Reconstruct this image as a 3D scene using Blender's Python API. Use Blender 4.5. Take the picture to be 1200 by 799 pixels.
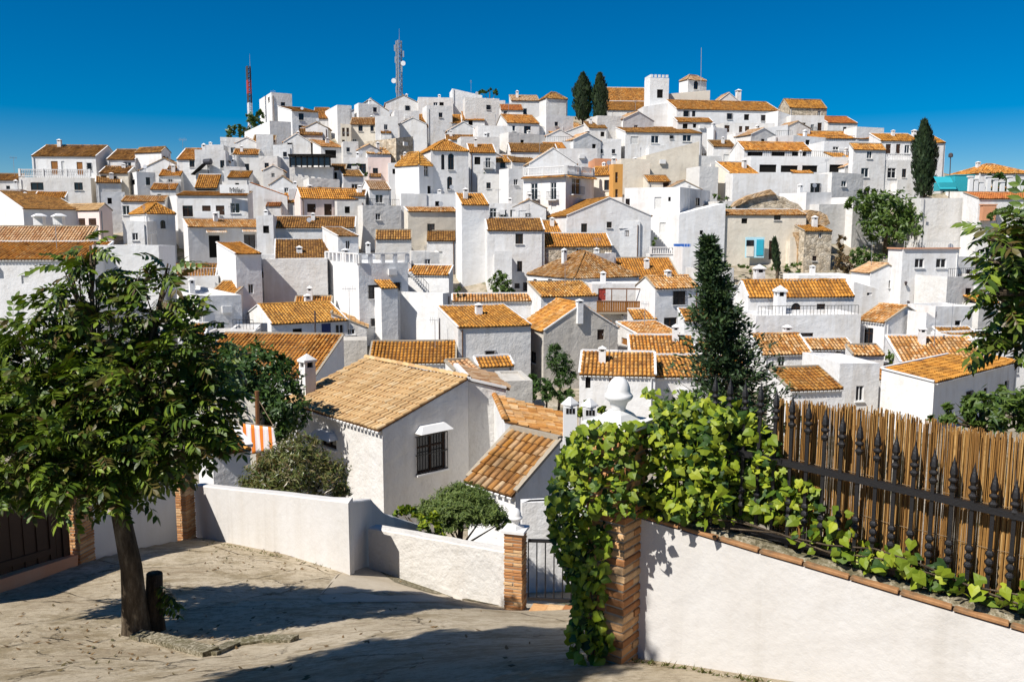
import bpy, math, random
import numpy as np
from mathutils import Vector, Matrix
for o in list(bpy.data.objects): bpy.data.objects.remove(o)
SC = bpy.context.scene
COL = SC.collection
R = math.radians
random.seed(7)

# ------------------------------------------------------------------ camera
CZ = 12.0                                   # eye height above the datum
FPX, W0, H0, HOR = 1000.0, 1200.0, 799.0, 270.0
PIT = math.atan((H0 / 2 - HOR) / FPX)
cd = bpy.data.cameras.new('camera'); cam = bpy.data.objects.new('camera', cd); COL.objects.link(cam)
cam.location = (0, 0, CZ); cam.rotation_euler = (math.pi / 2 - PIT, 0, 0)
cd.sensor_width = 36; cd.lens = 36 * FPX / W0; cd.clip_start = 0.1; cd.clip_end = 9000
SC.camera = cam

# ------------------------------------------------------------------ sky, sun, exposure
SUN_EL, SUN_AZ = R(49), R(-130)             # azimuth clockwise from the view direction
wd = bpy.data.worlds.new('World'); SC.world = wd; wd.use_nodes = True
nt = wd.node_tree; bg = nt.nodes['Background']
sky = nt.nodes.new('ShaderNodeTexSky'); sky.sky_type = 'NISHITA'; sky.sun_disc = False
sky.sun_elevation = SUN_EL; sky.sun_rotation = SUN_AZ
sky.altitude = 1200; sky.air_density = 1.0; sky.dust_density = 0.0; sky.ozone_density = 6.0
hs = nt.nodes.new('ShaderNodeHueSaturation'); hs.inputs['Saturation'].default_value = 1.58
hs.inputs['Value'].default_value = 1.0
nt.links.new(sky.outputs[0], hs.inputs['Color']); nt.links.new(hs.outputs[0], bg.inputs[0])
bg.inputs[1].default_value = 0.058
sd = bpy.data.lights.new('sun', 'SUN'); sd.energy = 5.0; sd.angle = R(0.5); sd.color = (1, 0.96, 0.90)
so = bpy.data.objects.new('sun', sd); COL.objects.link(so)
SDIR = Vector((math.sin(SUN_AZ) * math.cos(SUN_EL), math.cos(SUN_AZ) * math.cos(SUN_EL), math.sin(SUN_EL)))
so.rotation_euler = SDIR.to_track_quat('Z', 'Y').to_euler(); so.location = (-20, -10, 60)
vs = SC.view_settings; vs.view_transform = 'Standard'; vs.look = 'None'; vs.exposure = 0.52; vs.gamma = 1
vs.use_curve_mapping = False
SC.render.engine = 'CYCLES'

# ------------------------------------------------------------------ geometry helpers
cp, sp = math.cos(PIT), math.sin(PIT)
def ray(x, y):
    u, v = (x - W0 / 2) / FPX, (H0 / 2 - y) / FPX
    return u, v * sp + cp, v * cp - sp
def P(x, y, D):                              # a point D metres ahead of the viewpoint
    a, b, c = ray(x, y); s = D / b
    return Vector((a * s, D, CZ + c * s))
def kz(y):
    a, b, c = ray(600, y); return c / b
class MB:
    def __init__(s): s.v = []; s.f = []; s.t = []
    def quad(s, a, b, c, d, t=0.5):
        n = len(s.v); s.v += [a, b, c, d]; s.f.append((n, n + 1, n + 2, n + 3)); s.t.append(t)
    def poly(s, pts, t=0.5):
        n = len(s.v); s.v += pts; s.f.append(tuple(range(n, n + len(pts)))); s.t.append(t)
    def obox(s, c, ax, ay, az, t=0.5):       # centre + three half axes
        n = len(s.v); c = Vector(c); ax = Vector(ax); ay = Vector(ay); az = Vector(az)
        for i, j, k in ((-1,-1,-1),(1,-1,-1),(1,1,-1),(-1,1,-1),(-1,-1,1),(1,-1,1),(1,1,1),(-1,1,1)):
            s.v.append(c + ax * i + ay * j + az * k)
        for f in ((0,3,2,1),(4,5,6,7),(0,1,5,4),(1,2,6,5),(2,3,7,6),(3,0,4,7)):
            s.f.append(tuple(n + q for q in f)); s.t.append(t)
    def box(s, x0, y0, z0, x1, y1, z1, t=0.5):
        s.obox(((x0+x1)/2,(y0+y1)/2,(z0+z1)/2), ((x1-x0)/2,0,0), (0,(y1-y0)/2,0), (0,0,(z1-z0)/2), t)
    def bar(s, a, b, w, h=None, t=0.5):
        a = Vector(a); b = Vector(b); d = b - a; L = d.length
        if L < 1e-6: return
        d /= L; up = Vector((0,0,1)) if abs(d.z) < .95 else Vector((1,0,0))
        sd_ = d.cross(up).normalized(); u2 = sd_.cross(d); h = h or w
        s.obox((a + b) / 2, d * L / 2, sd_ * w / 2, u2 * h / 2, t)
    def tube(s, pts, rad, n=8, t=0.5, cap=True):
        base = len(s.v); pts = [Vector(p) for p in pts]
        for i, p in enumerate(pts):
            d = (pts[min(i+1, len(pts)-1)] - pts[max(i-1, 0)]).normalized()
            up = Vector((0,0,1)) if abs(d.z) < .9 else Vector((1,0,0))
            a = d.cross(up).normalized(); b = a.cross(d)
            r_ = rad[i] if hasattr(rad, '__len__') else rad
            for k in range(n):
                q = 2 * math.pi * k / n
                s.v.append(p + a * math.cos(q) * r_ + b * math.sin(q) * r_)
        for i in range(len(pts) - 1):
            for k in range(n):
                k2 = (k + 1) % n; o = base + i * n
                s.f.append((o + k, o + k2, o + n + k2, o + n + k)); s.t.append(t)
        if cap:
            s.f.append(tuple(base + k for k in range(n))[::-1]); s.t.append(t)
            o = base + (len(pts) - 1) * n
            s.f.append(tuple(o + k for k in range(n))); s.t.append(t)
    def lathe(s, c, prof, n=12, t=0.5):      # prof: (radius, z) upwards
        base = len(s.v); c = Vector(c)
        for r_, z in prof:
            for k in range(n):
                q = 2 * math.pi * k / n
                s.v.append(c + Vector((r_ * math.cos(q), r_ * math.sin(q), z)))
        for i in range(len(prof) - 1):
            for k in range(n):
                k2 = (k + 1) % n; o = base + i * n
                s.f.append((o + k, o + k2, o + n + k2, o + n + k)); s.t.append(t)
        s.f.append(tuple(base + k for k in range(n))[::-1]); s.t.append(t)
        o = base + (len(prof) - 1) * n
        s.f.append(tuple(o + k for k in range(n))); s.t.append(t)
    def mesh(s, name, mat, off=(0,0,0), smooth=False):
        m = bpy.data.meshes.new(name); ox, oy, oz = off
        m.from_pydata([(p[0]-ox, p[1]-oy, p[2]-oz) for p in s.v], [], s.f)
        a = m.attributes.new('tv', 'FLOAT', 'FACE'); a.data.foreach_set('value', s.t)
        if smooth: m.polygons.foreach_set('use_smooth', [True] * len(s.f))
        m.materials.append(M[mat]); m.update(); return m
    def build(s, name, mat, parent=None, off=None, smooth=False):
        if off is None: off = wloc(parent) if parent else (0,0,0)
        return link(name, s.mesh(name, mat, off, smooth), parent)
WL = {}
def wloc(o):
    while o.parent: o = o.parent
    return o.location
def link(name, me, parent=None, loc=None, mat=None):
    o = bpy.data.objects.new(name, me); COL.objects.link(o)
    if parent: o.parent = parent
    if mat is not None: o.matrix_local = mat
    elif loc is not None: o.location = loc
    return o
def tag(o, label, cat, group=None):
    o['label'] = label; o['category'] = cat
    if group: o['group'] = group
    return o
def thing(name, label, cat, loc, group=None):
    o = bpy.data.objects.new(name, None); COL.objects.link(o); o.location = loc; o.empty_display_size = .3
    return tag(o, label, cat, group)
def top(name, mb, mat, label, cat, loc, group=None, smooth=False):
    o = link(name, mb.mesh(name, mat, loc, smooth)); o.location = loc
    return tag(o, label, cat, group)
def struct(name, mb, mat, smooth=False):
    o = link(name, mb.mesh(name, mat, (0,0,0), smooth)); o['kind'] = 'structure'; return o
def stuff(o): o['kind'] = 'stuff'; return o

# ------------------------------------------------------------------ materials
M = {}
class N:
    def __init__(s, name):
        m = bpy.data.materials.new(name); m.use_nodes = True; M[name] = m
        s.t = m.node_tree; s.p = s.t.nodes['Principled BSDF']; s.tc = s.t.nodes.new('ShaderNodeTexCoord')
        s.out = s.t.nodes['Material Output']
    def n(s, kind, **kw):
        x = s.t.nodes.new('ShaderNode' + kind)
        for k, v in kw.items():
            if k in x.inputs: s.set(x.inputs[k], v)
            else: setattr(x, k, v)
        return x
    def set(s, inp, v):
        if hasattr(v, 'is_output'): s.t.links.new(v, inp)
        else: inp.default_value = v
    def noise(s, scale, detail=5, rough=.6, vec=None, dist=0):
        x = s.n('TexNoise', Scale=scale, Detail=detail, Roughness=rough, Distortion=dist)
        s.t.links.new(vec or s.tc.outputs['Object'], x.inputs['Vector']); return x.outputs['Fac']
    def map(s, scale, rot=(0,0,0)):
        x = s.n('Mapping'); x.inputs['Scale'].default_value = scale; x.inputs['Rotation'].default_value = rot
        s.t.links.new(s.tc.outputs['Object'], x.inputs['Vector']); return x.outputs[0]
    def ramp(s, fac, stops):
        x = s.n('ValToRGB'); s.t.links.new(fac, x.inputs[0]); e = x.color_ramp.elements
        while len(e) < len(stops): e.new(0.5)
        for i, (p, c) in enumerate(stops):
            e[i].position = p; e[i].color = (*c, 1) if not isinstance(c, (int, float)) else (c, c, c, 1)
        return x.outputs[0]
    def mix(s, fac, a, b, mode='MIX'):
        x = s.n('MixRGB', blend_type=mode); s.set(x.inputs[0], fac)
        for i, q in ((1, a), (2, b)):
            if hasattr(q, 'is_output'): s.t.links.new(q, x.inputs[i])
            else: x.inputs[i].default_value = (*q, 1)
        return x.outputs[0]
    def math(s, op, a, b):
        x = s.n('Math', operation=op); s.set(x.inputs[0], a); s.set(x.inputs[1], b); return x.outputs[0]
    def attr(s): return s.n('Attribute', attribute_name='tv').outputs['Fac']
    def rnd(s): return s.n('ObjectInfo').outputs['Random']
    def base(s, c, rough=.85, spec=.3):
        s.set(s.p.inputs['Base Color'], c if hasattr(c, 'is_output') else (*c, 1))
        s.set(s.p.inputs['Roughness'], rough); s.p.inputs['Specular IOR Level'].default_value = spec
    def bump(s, h, strength=.5, dist=.02):
        b = s.n('Bump', Strength=strength, Distance=dist); s.t.links.new(h, b.inputs['Height'])
        s.t.links.new(b.outputs[0], s.p.inputs['Normal'])
def plaster(name, col, dirt=(.42,.36,.28), amt=.35, lump=.35, tint=.06):
    m = N(name)
    streak = m.noise(1.0, 6, .65, m.map((1.6, 1.6, .22)))
    blot = m.noise(.55, 6, .7)
    f = m.ramp(m.math('MULTIPLY', streak, blot), [(.20, 0.0), (.40, 1.0)])
    am = m.math('MULTIPLY', m.ramp(m.rnd(), [(0, .25), (.5, .8), (1, 1.0)]), amt * 1.25) if tint else amt
    c = m.mix(m.math('MULTIPLY', f, am), col, dirt)
    drip = m.ramp(m.noise(1.0, 5, .7, m.map((3.2, 3.2, .12))), [(.56, 0.), (.70, 1.)])
    c = m.mix(m.math('MULTIPLY', m.math('MULTIPLY', drip, m.ramp(m.noise(.5, 3), [(.45, 0.), (.6, 1.)])), m.math('MULTIPLY', am, .8)), c, (.30, .27, .22))
    c = m.mix(m.math('MULTIPLY', m.ramp(m.noise(7, 4, .7), [(.5, 0.), (.75, 1.)]), amt * .5), c, tuple(q * .7 for q in col))
    d2 = tuple(q * (1 - tint * (1 + .5 * i)) for i, q in enumerate(col))
    c = m.mix(m.math('MULTIPLY', m.rnd(), .9), c, d2, 'MULTIPLY') if False else m.mix(m.math('MULTIPLY', m.rnd(), .5), c, d2)
    m.base(c, .9, .2)
    h = m.math('ADD', m.math('ADD', m.math('MULTIPLY', m.noise(.7, 3, .5), 1.6), m.math('MULTIPLY', m.noise(2.4, 3, .55), 1.0)), m.math('MULTIPLY', m.noise(9, 5, .65), .5))
    m.bump(h, lump, .07)
plaster('white', (.71, .705, .695), amt=.55, lump=.5)
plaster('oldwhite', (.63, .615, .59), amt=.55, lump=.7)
plaster('cream', (.70, .65, .56), amt=.35)
plaster('beige', (.66, .60, .50), (.40, .34, .26), amt=.55, lump=.5)
plaster('grey', (.52, .49, .44), (.30, .27, .22), amt=.7, lump=.7)
plaster('ochre', (.60, .30, .08), (.40, .22, .10), amt=.4)
plaster('pink', (.74, .60, .55), amt=.3)
plaster('terracotta', (.55, .26, .14), amt=.4)
plaster('bluewash', (.42, .66, .74), amt=.3)
plaster('nearwhite', (.58, .57, .555), (.38, .33, .26), amt=.42, lump=.25)
plaster('rough', (.58, .555, .515), (.46, .38, .28), amt=.4, lump=.75)
def stone(name, c1, c2, c3, sc=3.0):
    m = N(name)
    v = m.n('TexVoronoi', Scale=sc); m.t.links.new(m.tc.outputs['Object'], v.inputs['Vector'])
    e = m.n('TexVoronoi', Scale=sc, feature='DISTANCE_TO_EDGE'); m.t.links.new(m.tc.outputs['Object'], e.inputs['Vector'])
    c = m.ramp(m.noise(1.3, 6, .7), [(.3, c1), (.5, c2), (.72, c3)])
    sx = m.n('SeparateColor'); m.t.links.new(v.outputs['Color'], sx.inputs[0])
    c = m.mix(.8, c, m.ramp(sx.outputs[0], [(0, .45), (1, 1.15)]), 'MULTIPLY')
    m.base(c, .95, .1)
    m.bump(m.math('ADD', m.ramp(e.outputs['Distance'], [(0, 0.), (.15, 1.)]), m.noise(6, 5, .7)), .7, .05)
stone('stone', (.34,.26,.17), (.56,.47,.35), (.66,.60,.50))
stone('rubble', (.38,.22,.10), (.50,.33,.18), (.62,.52,.40), 2.2)
def tile(name, cols, moss=.35, lichen=.5, gold=(.56,.265,.045)):
    m = N(name)
    k = len(cols)
    c = m.ramp(m.attr(), [(i / (k - 1), q) for i, q in enumerate(cols)])
    pat2 = m.ramp(m.noise(1.7, 6, .75), [(.46, 0.), (.62, 1.)])
    c = m.mix(m.math('MULTIPLY', pat2, lichen), c, gold)
    pat = m.ramp(m.noise(.75, 6, .75), [(.46, 0.), (.64, 1.)])
    c = m.mix(m.math('MULTIPLY', pat, moss), c, (.13, .075, .03))
    sp_ = m.ramp(m.noise(7, 5, .8), [(.56, 0.), (.68, 1.)])
    c = m.mix(m.math('MULTIPLY', sp_, moss), c, (.06, .04, .022))
    c = m.mix(1.0, c, m.ramp(m.rnd(), [(0, (.62,.60,.62)), (.35, (.95,.90,.85)), (.7, (1.08,1.0,.95)), (1, (1.02,1.08,1.2))]), 'MULTIPLY')
    m.base(c, .9, .15); m.bump(m.noise(22, 3, .6), .3, .01)
tile('tile_orange', [(.20,.075,.018), (.42,.175,.035), (.52,.235,.05), (.57,.30,.075), (.45,.185,.04), (.60,.40,.17)], .6, .5)
tile('tile_yellow', [(.22,.09,.018), (.44,.195,.034), (.54,.255,.046), (.58,.30,.07), (.38,.15,.024)], .55, .55)
tile('tile_tan', [(.42,.245,.105), (.52,.325,.145), (.57,.37,.17), (.47,.28,.115), (.58,.41,.215)], .22, .2, (.52,.31,.11))
tile('tile_brown', [(.10,.05,.02), (.22,.11,.035), (.32,.17,.05), (.40,.23,.07), (.18,.09,.035)], .7, .35)
tile('tile_pale', [(.40,.22,.11), (.56,.37,.2), (.64,.48,.31), (.5,.3,.16)], .3, .2)
tile('tile_red', [(.32,.09,.03), (.43,.14,.045), (.50,.2,.06), (.40,.13,.035)], .3, .25)
tile('tile_weathered', [(.26,.11,.035), (.48,.24,.075), (.58,.40,.2), (.42,.18,.04), (.62,.48,.3), (.48,.21,.04)], .6, .45)
def simple(name, c, rough=.6, spec=.4, metal=0, var=.25, sc=6, bump=.0):
    m = N(name)
    q = m.mix(m.math('MULTIPLY', m.noise(sc, 5, .65), var * 2), c, tuple(x * .45 for x in c))
    m.base(q, rough, spec); m.p.inputs['Metallic'].default_value = metal
    if bump: m.bump(m.noise(sc * 3, 4, .6), bump, .01)
simple('iron', (.016,.015,.016), .5, .5, .3, .2, 30, .3)
simple('steel', (.42,.42,.43), .45, .5, .6)
simple('mast_red', (.42,.05,.04), .6); simple('mast_white', (.75,.75,.75), .6); simple('mast_dark', (.07,.05,.05), .6)
simple('wood', (.20,.085,.03), .6, .3, 0, .4, 8); simple('wood_dark', (.055,.028,.016), .7, .2, 0, .4, 8)
simple('wood_orange', (.34,.14,.03), .6, .3, 0, .4, 8)
simple('frame_white', (.75,.74,.72), .6); simple('frame_brown', (.12,.055,.025), .6)
simple('shutter', (.72,.71,.68), .7); simple('blue_paint', (.02,.04,.16), .5); simple('teal_paint', (.03,.42,.55), .6)
simple('blue_tarp', (.02,.12,.45), .6); simple('teal_tarp', (.03,.36,.42), .6); simple('green_roof', (.30,.34,.28), .8)
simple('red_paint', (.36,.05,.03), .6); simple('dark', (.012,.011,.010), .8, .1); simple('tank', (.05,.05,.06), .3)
simple('crack_dirt', (.07,.055,.035), .95, .05, 0, .4, 9)
simple('plain_white', (.70,.69,.67), .8, .2, 0, .12, 5, .15)
simple('sign_black', (.02,.02,.02), .7); simple('rope', (.20,.14,.08), .9); simple('soil', (.16,.11,.07), .95, .1, 0, .5, 3, .5)
m = N('glass'); m.base((.012, .014, .018), .08, .5)
m = N('hill'); c = m.ramp(m.noise(.35, 8, .7), [(.3, (.20,.165,.11)), (.5, (.34,.29,.22)), (.7, (.46,.41,.34))])
c = m.mix(m.ramp(m.noise(.9, 6, .7), [(.52, 0.), (.62, .8)]), c, (.06, .075, .025)); m.base(c, .95, .1); m.bump(m.noise(3, 6, .7), .8, .2)
# concrete street: poured slabs with drag lines, cracks and stains
m = N('concrete')
drag = m.noise(1.0, 7, .72, m.map((.7, 2.6, 1), (0, 0, R(-28))), 1.6)
drag2 = m.noise(2.3, 6, .7, m.map((.8, 2.2, 1), (0, 0, R(35))), 1.2)
big = m.noise(.5, 7, .68); fine = m.noise(9, 8, .85)
ck = m.n('TexVoronoi', Scale=.55, feature='DISTANCE_TO_EDGE')
wv = m.n('VectorMath', operation='ADD'); nn = m.n('TexNoise', Scale=1.3, Detail=8, Roughness=.7)
m.t.links.new(m.tc.outputs['Object'], nn.inputs['Vector']); m.t.links.new(m.tc.outputs['Object'], wv.inputs[0])
m.t.links.new(nn.outputs['Color'], wv.inputs[1]); m.t.links.new(wv.outputs[0], ck.inputs['Vector'])
crack = m.ramp(ck.outputs['Distance'], [(0, 1.), (.011, 0.)])
crack = m.math('MULTIPLY', crack, m.ramp(m.noise(.8, 3), [(.5, 0.), (.6, 1.)]))
c = m.ramp(big, [(.28, (.33,.265,.18)), (.48, (.46,.385,.275)), (.72, (.55,.47,.355))])
c = m.mix(m.math('MULTIPLY', m.ramp(drag, [(.53, 0.), (.60, 1.)]), .5), c, (.20, .145, .08))
c = m.mix(m.math('MULTIPLY', m.ramp(drag2, [(.56, 0.), (.70, 1.)]), .4), c, (.24, .18, .11))
c = m.mix(m.math('MULTIPLY', m.ramp(fine, [(.5, 0.), (.60, 1.)]), .6), c, (.20, .15, .09))
c = m.mix(m.math('MULTIPLY', m.ramp(m.noise(1.3, 8, .78), [(.5, 0.), (.60, 1.)]), .62), c, (.21, .16, .085))
c = m.mix(m.math('MULTIPLY', crack, .9), c, (.045, .036, .024))
m.base(c, .95, .12)
hh = m.math('SUBTRACT', m.math('ADD', m.math('MULTIPLY', drag, -.8), m.math('ADD', m.math('MULTIPLY', big, .8), m.math('MULTIPLY', fine, .55))), m.math('MULTIPLY', crack, .6))
m.bump(hh, .9, .045)
m = N('gravel_concrete'); c = m.ramp(m.noise(20, 4, .8), [(.38, (.07,.06,.035)), (.5, (.17,.145,.095)), (.64, (.38,.34,.26))])
c = m.mix(m.ramp(m.noise(1.6, 5, .7), [(.45, 0.), (.65, .6)]), c, (.12, .11, .055)); m.base(c, .95, .1); m.bump(m.noise(30, 3, .7), .7, .02)
m = N('smooth_cement'); c = m.ramp(m.noise(1.4, 6, .65), [(.3, (.36,.30,.22)), (.7, (.50,.43,.33))])
c = m.mix(m.math('MULTIPLY', m.ramp(m.noise(24, 4, .7), [(.5, 0.), (.7, 1.)]), .3), c, (.25, .2, .14)); m.base(c, .9, .2); m.bump(m.noise(20, 4, .7), .3, .01)
m = N('brick'); c = m.ramp(m.rnd(), [(0, (.30,.13,.05)), (.3, (.46,.21,.08)), (.6, (.52,.28,.12)), (1, (.58,.38,.2))])
c = m.mix(m.math('MULTIPLY', m.ramp(m.noise(16, 5, .7), [(.45, 0.), (.7, 1.)]), .5), c, (.2, .11, .06)); m.base(c, .9, .15); m.bump(m.noise(40, 4, .7), .6, .008)
simple('tile_channel', (.17,.085,.035), .95, .1, 0, .5, 6)
m = N('brick_dull'); c = m.ramp(m.noise(5, 6, .75), [(.35, (.13,.09,.055)), (.55, (.30,.155,.07)), (.75, (.38,.22,.11))]); m.base(c, .95, .1); m.bump(m.noise(30, 4, .7), .6, .008)
simple('mortar', (.40,.34,.26), .95, .1, 0, .4, 10, .4)
m = N('reed'); c = m.ramp(m.attr(), [(0, (.075,.032,.008)), (.35, (.22,.105,.025)), (.7, (.33,.17,.045)), (1, (.46,.29,.11))])
c = m.mix(m.math('MULTIPLY', m.ramp(m.noise(5, 4, .7, m.map((1, 1, 8))), [(.5, 0.), (.65, 1.)]), .55), c, (.22, .11, .03)); m.base(c, .6, .3)
m = N('bark'); c = m.ramp(m.noise(6, 6, .75, m.map((1, 1, .25))), [(.34, (.03,.022,.015)), (.54, (.10,.075,.05)), (.76, (.28,.23,.16))])
m.base(c, .95, .1); m.bump(m.noise(9, 6, .75, m.map((1, 1, .2))), 1.0, .06)
def leaf(name, cols, rough=.45, trans=.35, spec=.45):
    m = N(name)
    fac = m.math('FRACT', m.math('ADD', m.attr(), m.rnd()), 0)
    c = m.ramp(fac, [(i / (len(cols) - 1), q) for i, q in enumerate(cols)])
    m.base(c, rough, spec)
    tr = m.n('BsdfTranslucent'); m.t.links.new(m.mix(1.0, c, (1.25, 1.35, .45), 'MULTIPLY'), tr.inputs[0])
    mx = m.n('MixShader'); mx.inputs[0].default_value = trans
    m.t.links.new(m.p.outputs[0], mx.inputs[1]); m.t.links.new(tr.outputs[0], mx.inputs[2])
    m.t.links.new(mx.outputs[0], m.out.inputs[0])
leaf('leaf_tree', [(.018,.04,.008), (.05,.09,.012), (.13,.185,.016), (.03,.06,.010), (.10,.06,.02), (.075,.125,.016), (.18,.235,.022), (.03,.055,.010)], .42, .14, .3)
leaf('leaf_ivy', [(.018,.04,.010), (.03,.07,.010), (.105,.16,.010), (.20,.255,.015), (.06,.10,.010), (.31,.345,.025), (.14,.19,.012)], .5, .14, .25)
leaf('leaf_dark', [(.02,.05,.012), (.045,.09,.018), (.075,.13,.025), (.03,.07,.015)], .45, .25)
leaf('leaf_mid', [(.035,.075,.014), (.075,.125,.02), (.12,.175,.03), (.055,.10,.018)], .5, .28)
leaf('leaf_oleander', [(.06,.085,.02), (.12,.145,.035), (.19,.19,.06), (.17,.105,.05), (.085,.115,.03)], .35, .25)
leaf('leaf_cypress', [(.008,.022,.008), (.02,.042,.012), (.035,.06,.016)], .6, .1)
leaf('leaf_conifer', [(.009,.024,.010), (.022,.05,.015), (.04,.075,.02), (.065,.10,.028)], .6, .12)
leaf('leaf_juniper', [(.06,.10,.02), (.11,.155,.03), (.15,.19,.04)], .6, .2)
leaf('leaf_dry', [(.10,.06,.025), (.18,.11,.045), (.08,.075,.03)], .7, .15)
m = N('towel'); wv = m.n('TexWave', Scale=1.05); wv.bands_direction = 'X'; m.t.links.new(m.tc.outputs['Object'], wv.inputs['Vector'])
m.base(m.ramp(wv.outputs['Fac'], [(.0, (.75,.70,.66)), (.45, (.62,.52,.55)), (.6, (.74,.70,.66)), (.68, (.62,.15,.02)), (1, (.66,.2,.03))]), .9, .1)
# ------------------------------------------------------------------ terrain
def lerp(tab, x):
    return float(np.interp(x, [t[0] for t in tab], [t[1] for t in tab]))
YB = [(90,176),(110,168),(150,146),(200,126),(250,109),(300,96),(340,86),(400,73),(440,61),(470,53),(500,45),(600,28),(700,14)]
PROF = [(-60,-2),(-5,-2.6),(0,-2.8),(5,-4.2),(9,-5.8),(14,-7.4),(18,-8.4),(28,-11.2),(45,-12.6),(60,-12.6),(72,-11.9),(85,-8.8),(96,-5.0),(108,-1.4),(125,5),(145,13),(165,21),(180,23),(230,0),(400,-28),(1200,-40),(5000,-40)]
CREST = [(-600,3),(0,4),(120,6),(240,8),(300,17),(400,23),(820,25),(920,21),(1000,16),(1080,10),(1200,3),(1900,-4)]
def T(X, Y):
    z = lerp(PROF, Y)
    if Y > 60:
        px = 600 + 1000 * X / Y
        c = lerp(CREST, px)
        z = min(z, c + .12 * min(0, z - c)) if z > c else z
    return CZ + z
def axis(parts):
    out = []
    for a, b, s in parts: out += list(np.arange(a, b, s))
    return out
gx = axis([(-4000,-400,450),(-400,-120,35),(-120,120,3),(120,400,35),(400,4001,450)])
gy = axis([(-400,-10,60),(-10,24,2),(24,200,3),(200,420,25),(420,4500,500)])
mb = MB()
rg = random.Random(3)
for y in gy:
    for x in gx:
        mb.v.append((x, y, T(x, y) + (rg.uniform(-.25, .25) if 20 < y < 200 else 0)))
nx = len(gx)
for j in range(len(gy) - 1):
    for i in range(nx - 1):
        o = j * nx + i; mb.f.append((o, o + 1, o + nx + 1, o + nx)); mb.t.append(.5)
struct('hillside', mb, 'hill', True)

# ------------------------------------------------------------------ roof tiles
def tiles(mb, o, ev, sv, nv, W, S, smax=None, pw=.25, row=.42, seg=4, rr=random):
    """barrel tiles: o eave start, ev along the eave, sv up the slope, nv normal"""
    n = max(2, int(round(W / pw))); pw = W / n
    for i in range(n):
        s = (i + .5) * pw
        L = S if smax is None else smax(s)
        if L < .15: continue
        rows = max(1, int(round(L / row))); rl = L / rows
        jx = rr.uniform(-.012, .012); sag = -.035 * math.sin(math.pi * s / W) + .02 * math.sin(s * 2.3 + W * 9) + rr.uniform(-.012, .012)
        for j in range(rows):
            r1 = pw * .40 * rr.uniform(.94, 1.06); r0 = r1 * .8; t = rr.random()
            lift = rr.uniform(.008, .028); base = len(mb.v); dx = jx + rr.uniform(-.008, .008)
            for (d, r_, lf) in ((j * rl - .02, r1, lift + .02), ((j + 1) * rl + .02, r0, 0)):
                c = o + ev * (s + dx) + sv * d + nv * sag
                for k in range(seg + 1):
                    q = math.pi * k / seg
                    mb.v.append(c + ev * (-r_ * math.cos(q)) + nv * (r_ * math.sin(q) * .85 + lf))
            m_ = seg + 1
            for k in range(seg):
                mb.f.append((base + k, base + k + 1, base + m_ + k + 1, base + m_ + k)); mb.t.append(t)
            mb.f.append(tuple(base + k for k in range(m_))); mb.t.append(t * .8)
def ridge_row(mb, a, b, r=.12, rr=random):
    d = b - a; L = d.length; d = d / L; n = max(1, int(L / .4)); up = Vector((0,0,1)); sd = d.cross(up).normalized(); up = sd.cross(d)
    for i in range(n):
        t = rr.random(); base = len(mb.v)
        for (q0, r_, lf) in ((i / n * L, r, .02), ((i + 1) / n * L + .03, r * .85, 0)):
            for k in range(6):
                q = math.pi * k / 5
                mb.v.append(a + d * q0 + sd * (-r_ * math.cos(q)) + up * (r_ * math.sin(q) + lf))
        for k in range(5): mb.f.append((base + k, base + k + 1, base + 7 + k, base + 6 + k)); mb.t.append(t)
        mb.f.append(tuple(base + k for k in range(6))); mb.t.append(t)

def roof_plane(deck, til, den, e0, e1, h0, h1, oh=.16, seg=4, pw=.25, hipL=False, hipR=False, dent=True):
    """e0,e1 eave ends, h0,h1 the upper edge ends (above e0,e1 or inset for hips)"""
    ev = (e1 - e0); W = ev.length; ev = ev / W
    up = (h0 + h1) / 2 - (e0 + e1) / 2; up = up - ev * up.dot(ev); S = up.length; sv = up / S
    nv = ev.cross(sv).normalized()
    if nv.z < 0: nv = -nv
    o = e0 - sv * oh + nv * .05
    a = (h0 - e0).dot(ev); b = W - (h1 - e0).dot(ev)
    def smax(s):
        L = S + oh
        if a > .2: L = min(L, (s / a) * S + oh * .3)
        if b > .2: L = min(L, ((W - s) / b) * S + oh * .3)
        return L
    tiles(til, o, ev, sv, nv, W, S + oh, smax if (a > .2 or b > .2) else None, pw, .42, seg)
    p = [e0 - sv * oh, e1 - sv * oh, h1, h0] if not (a > .2 or b > .2) else [e0 - sv * oh, e1 - sv * oh, h1, h0]
    if (h1 - h0).length < .05: p = [p[0], p[1], h0]
    tp = [q + nv * .05 for q in p]; bt = [q - nv * .03 for q in p]
    deck.poly(tp); deck.poly(bt[::-1])
    for i in range(len(p)):
        k = (i + 1) % len(p); deck.quad(bt[i], bt[k], tp[k], tp[i])
    if den is not None and dent:                       # whitewashed tile ends under the eave
        n = max(2, int(round(W / pw))); q = W / n
        hz = Vector((ev.y, -ev.x, 0)); hz = hz if hz.dot(sv) < 0 else -hz
        for i in range(n):
            den.obox(e0 - sv * (oh - .02) + ev * ((i + .5) * q) - nv * .07, ev * q * .34, sv * .07, nv * .035)
    return sv, nv

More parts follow.
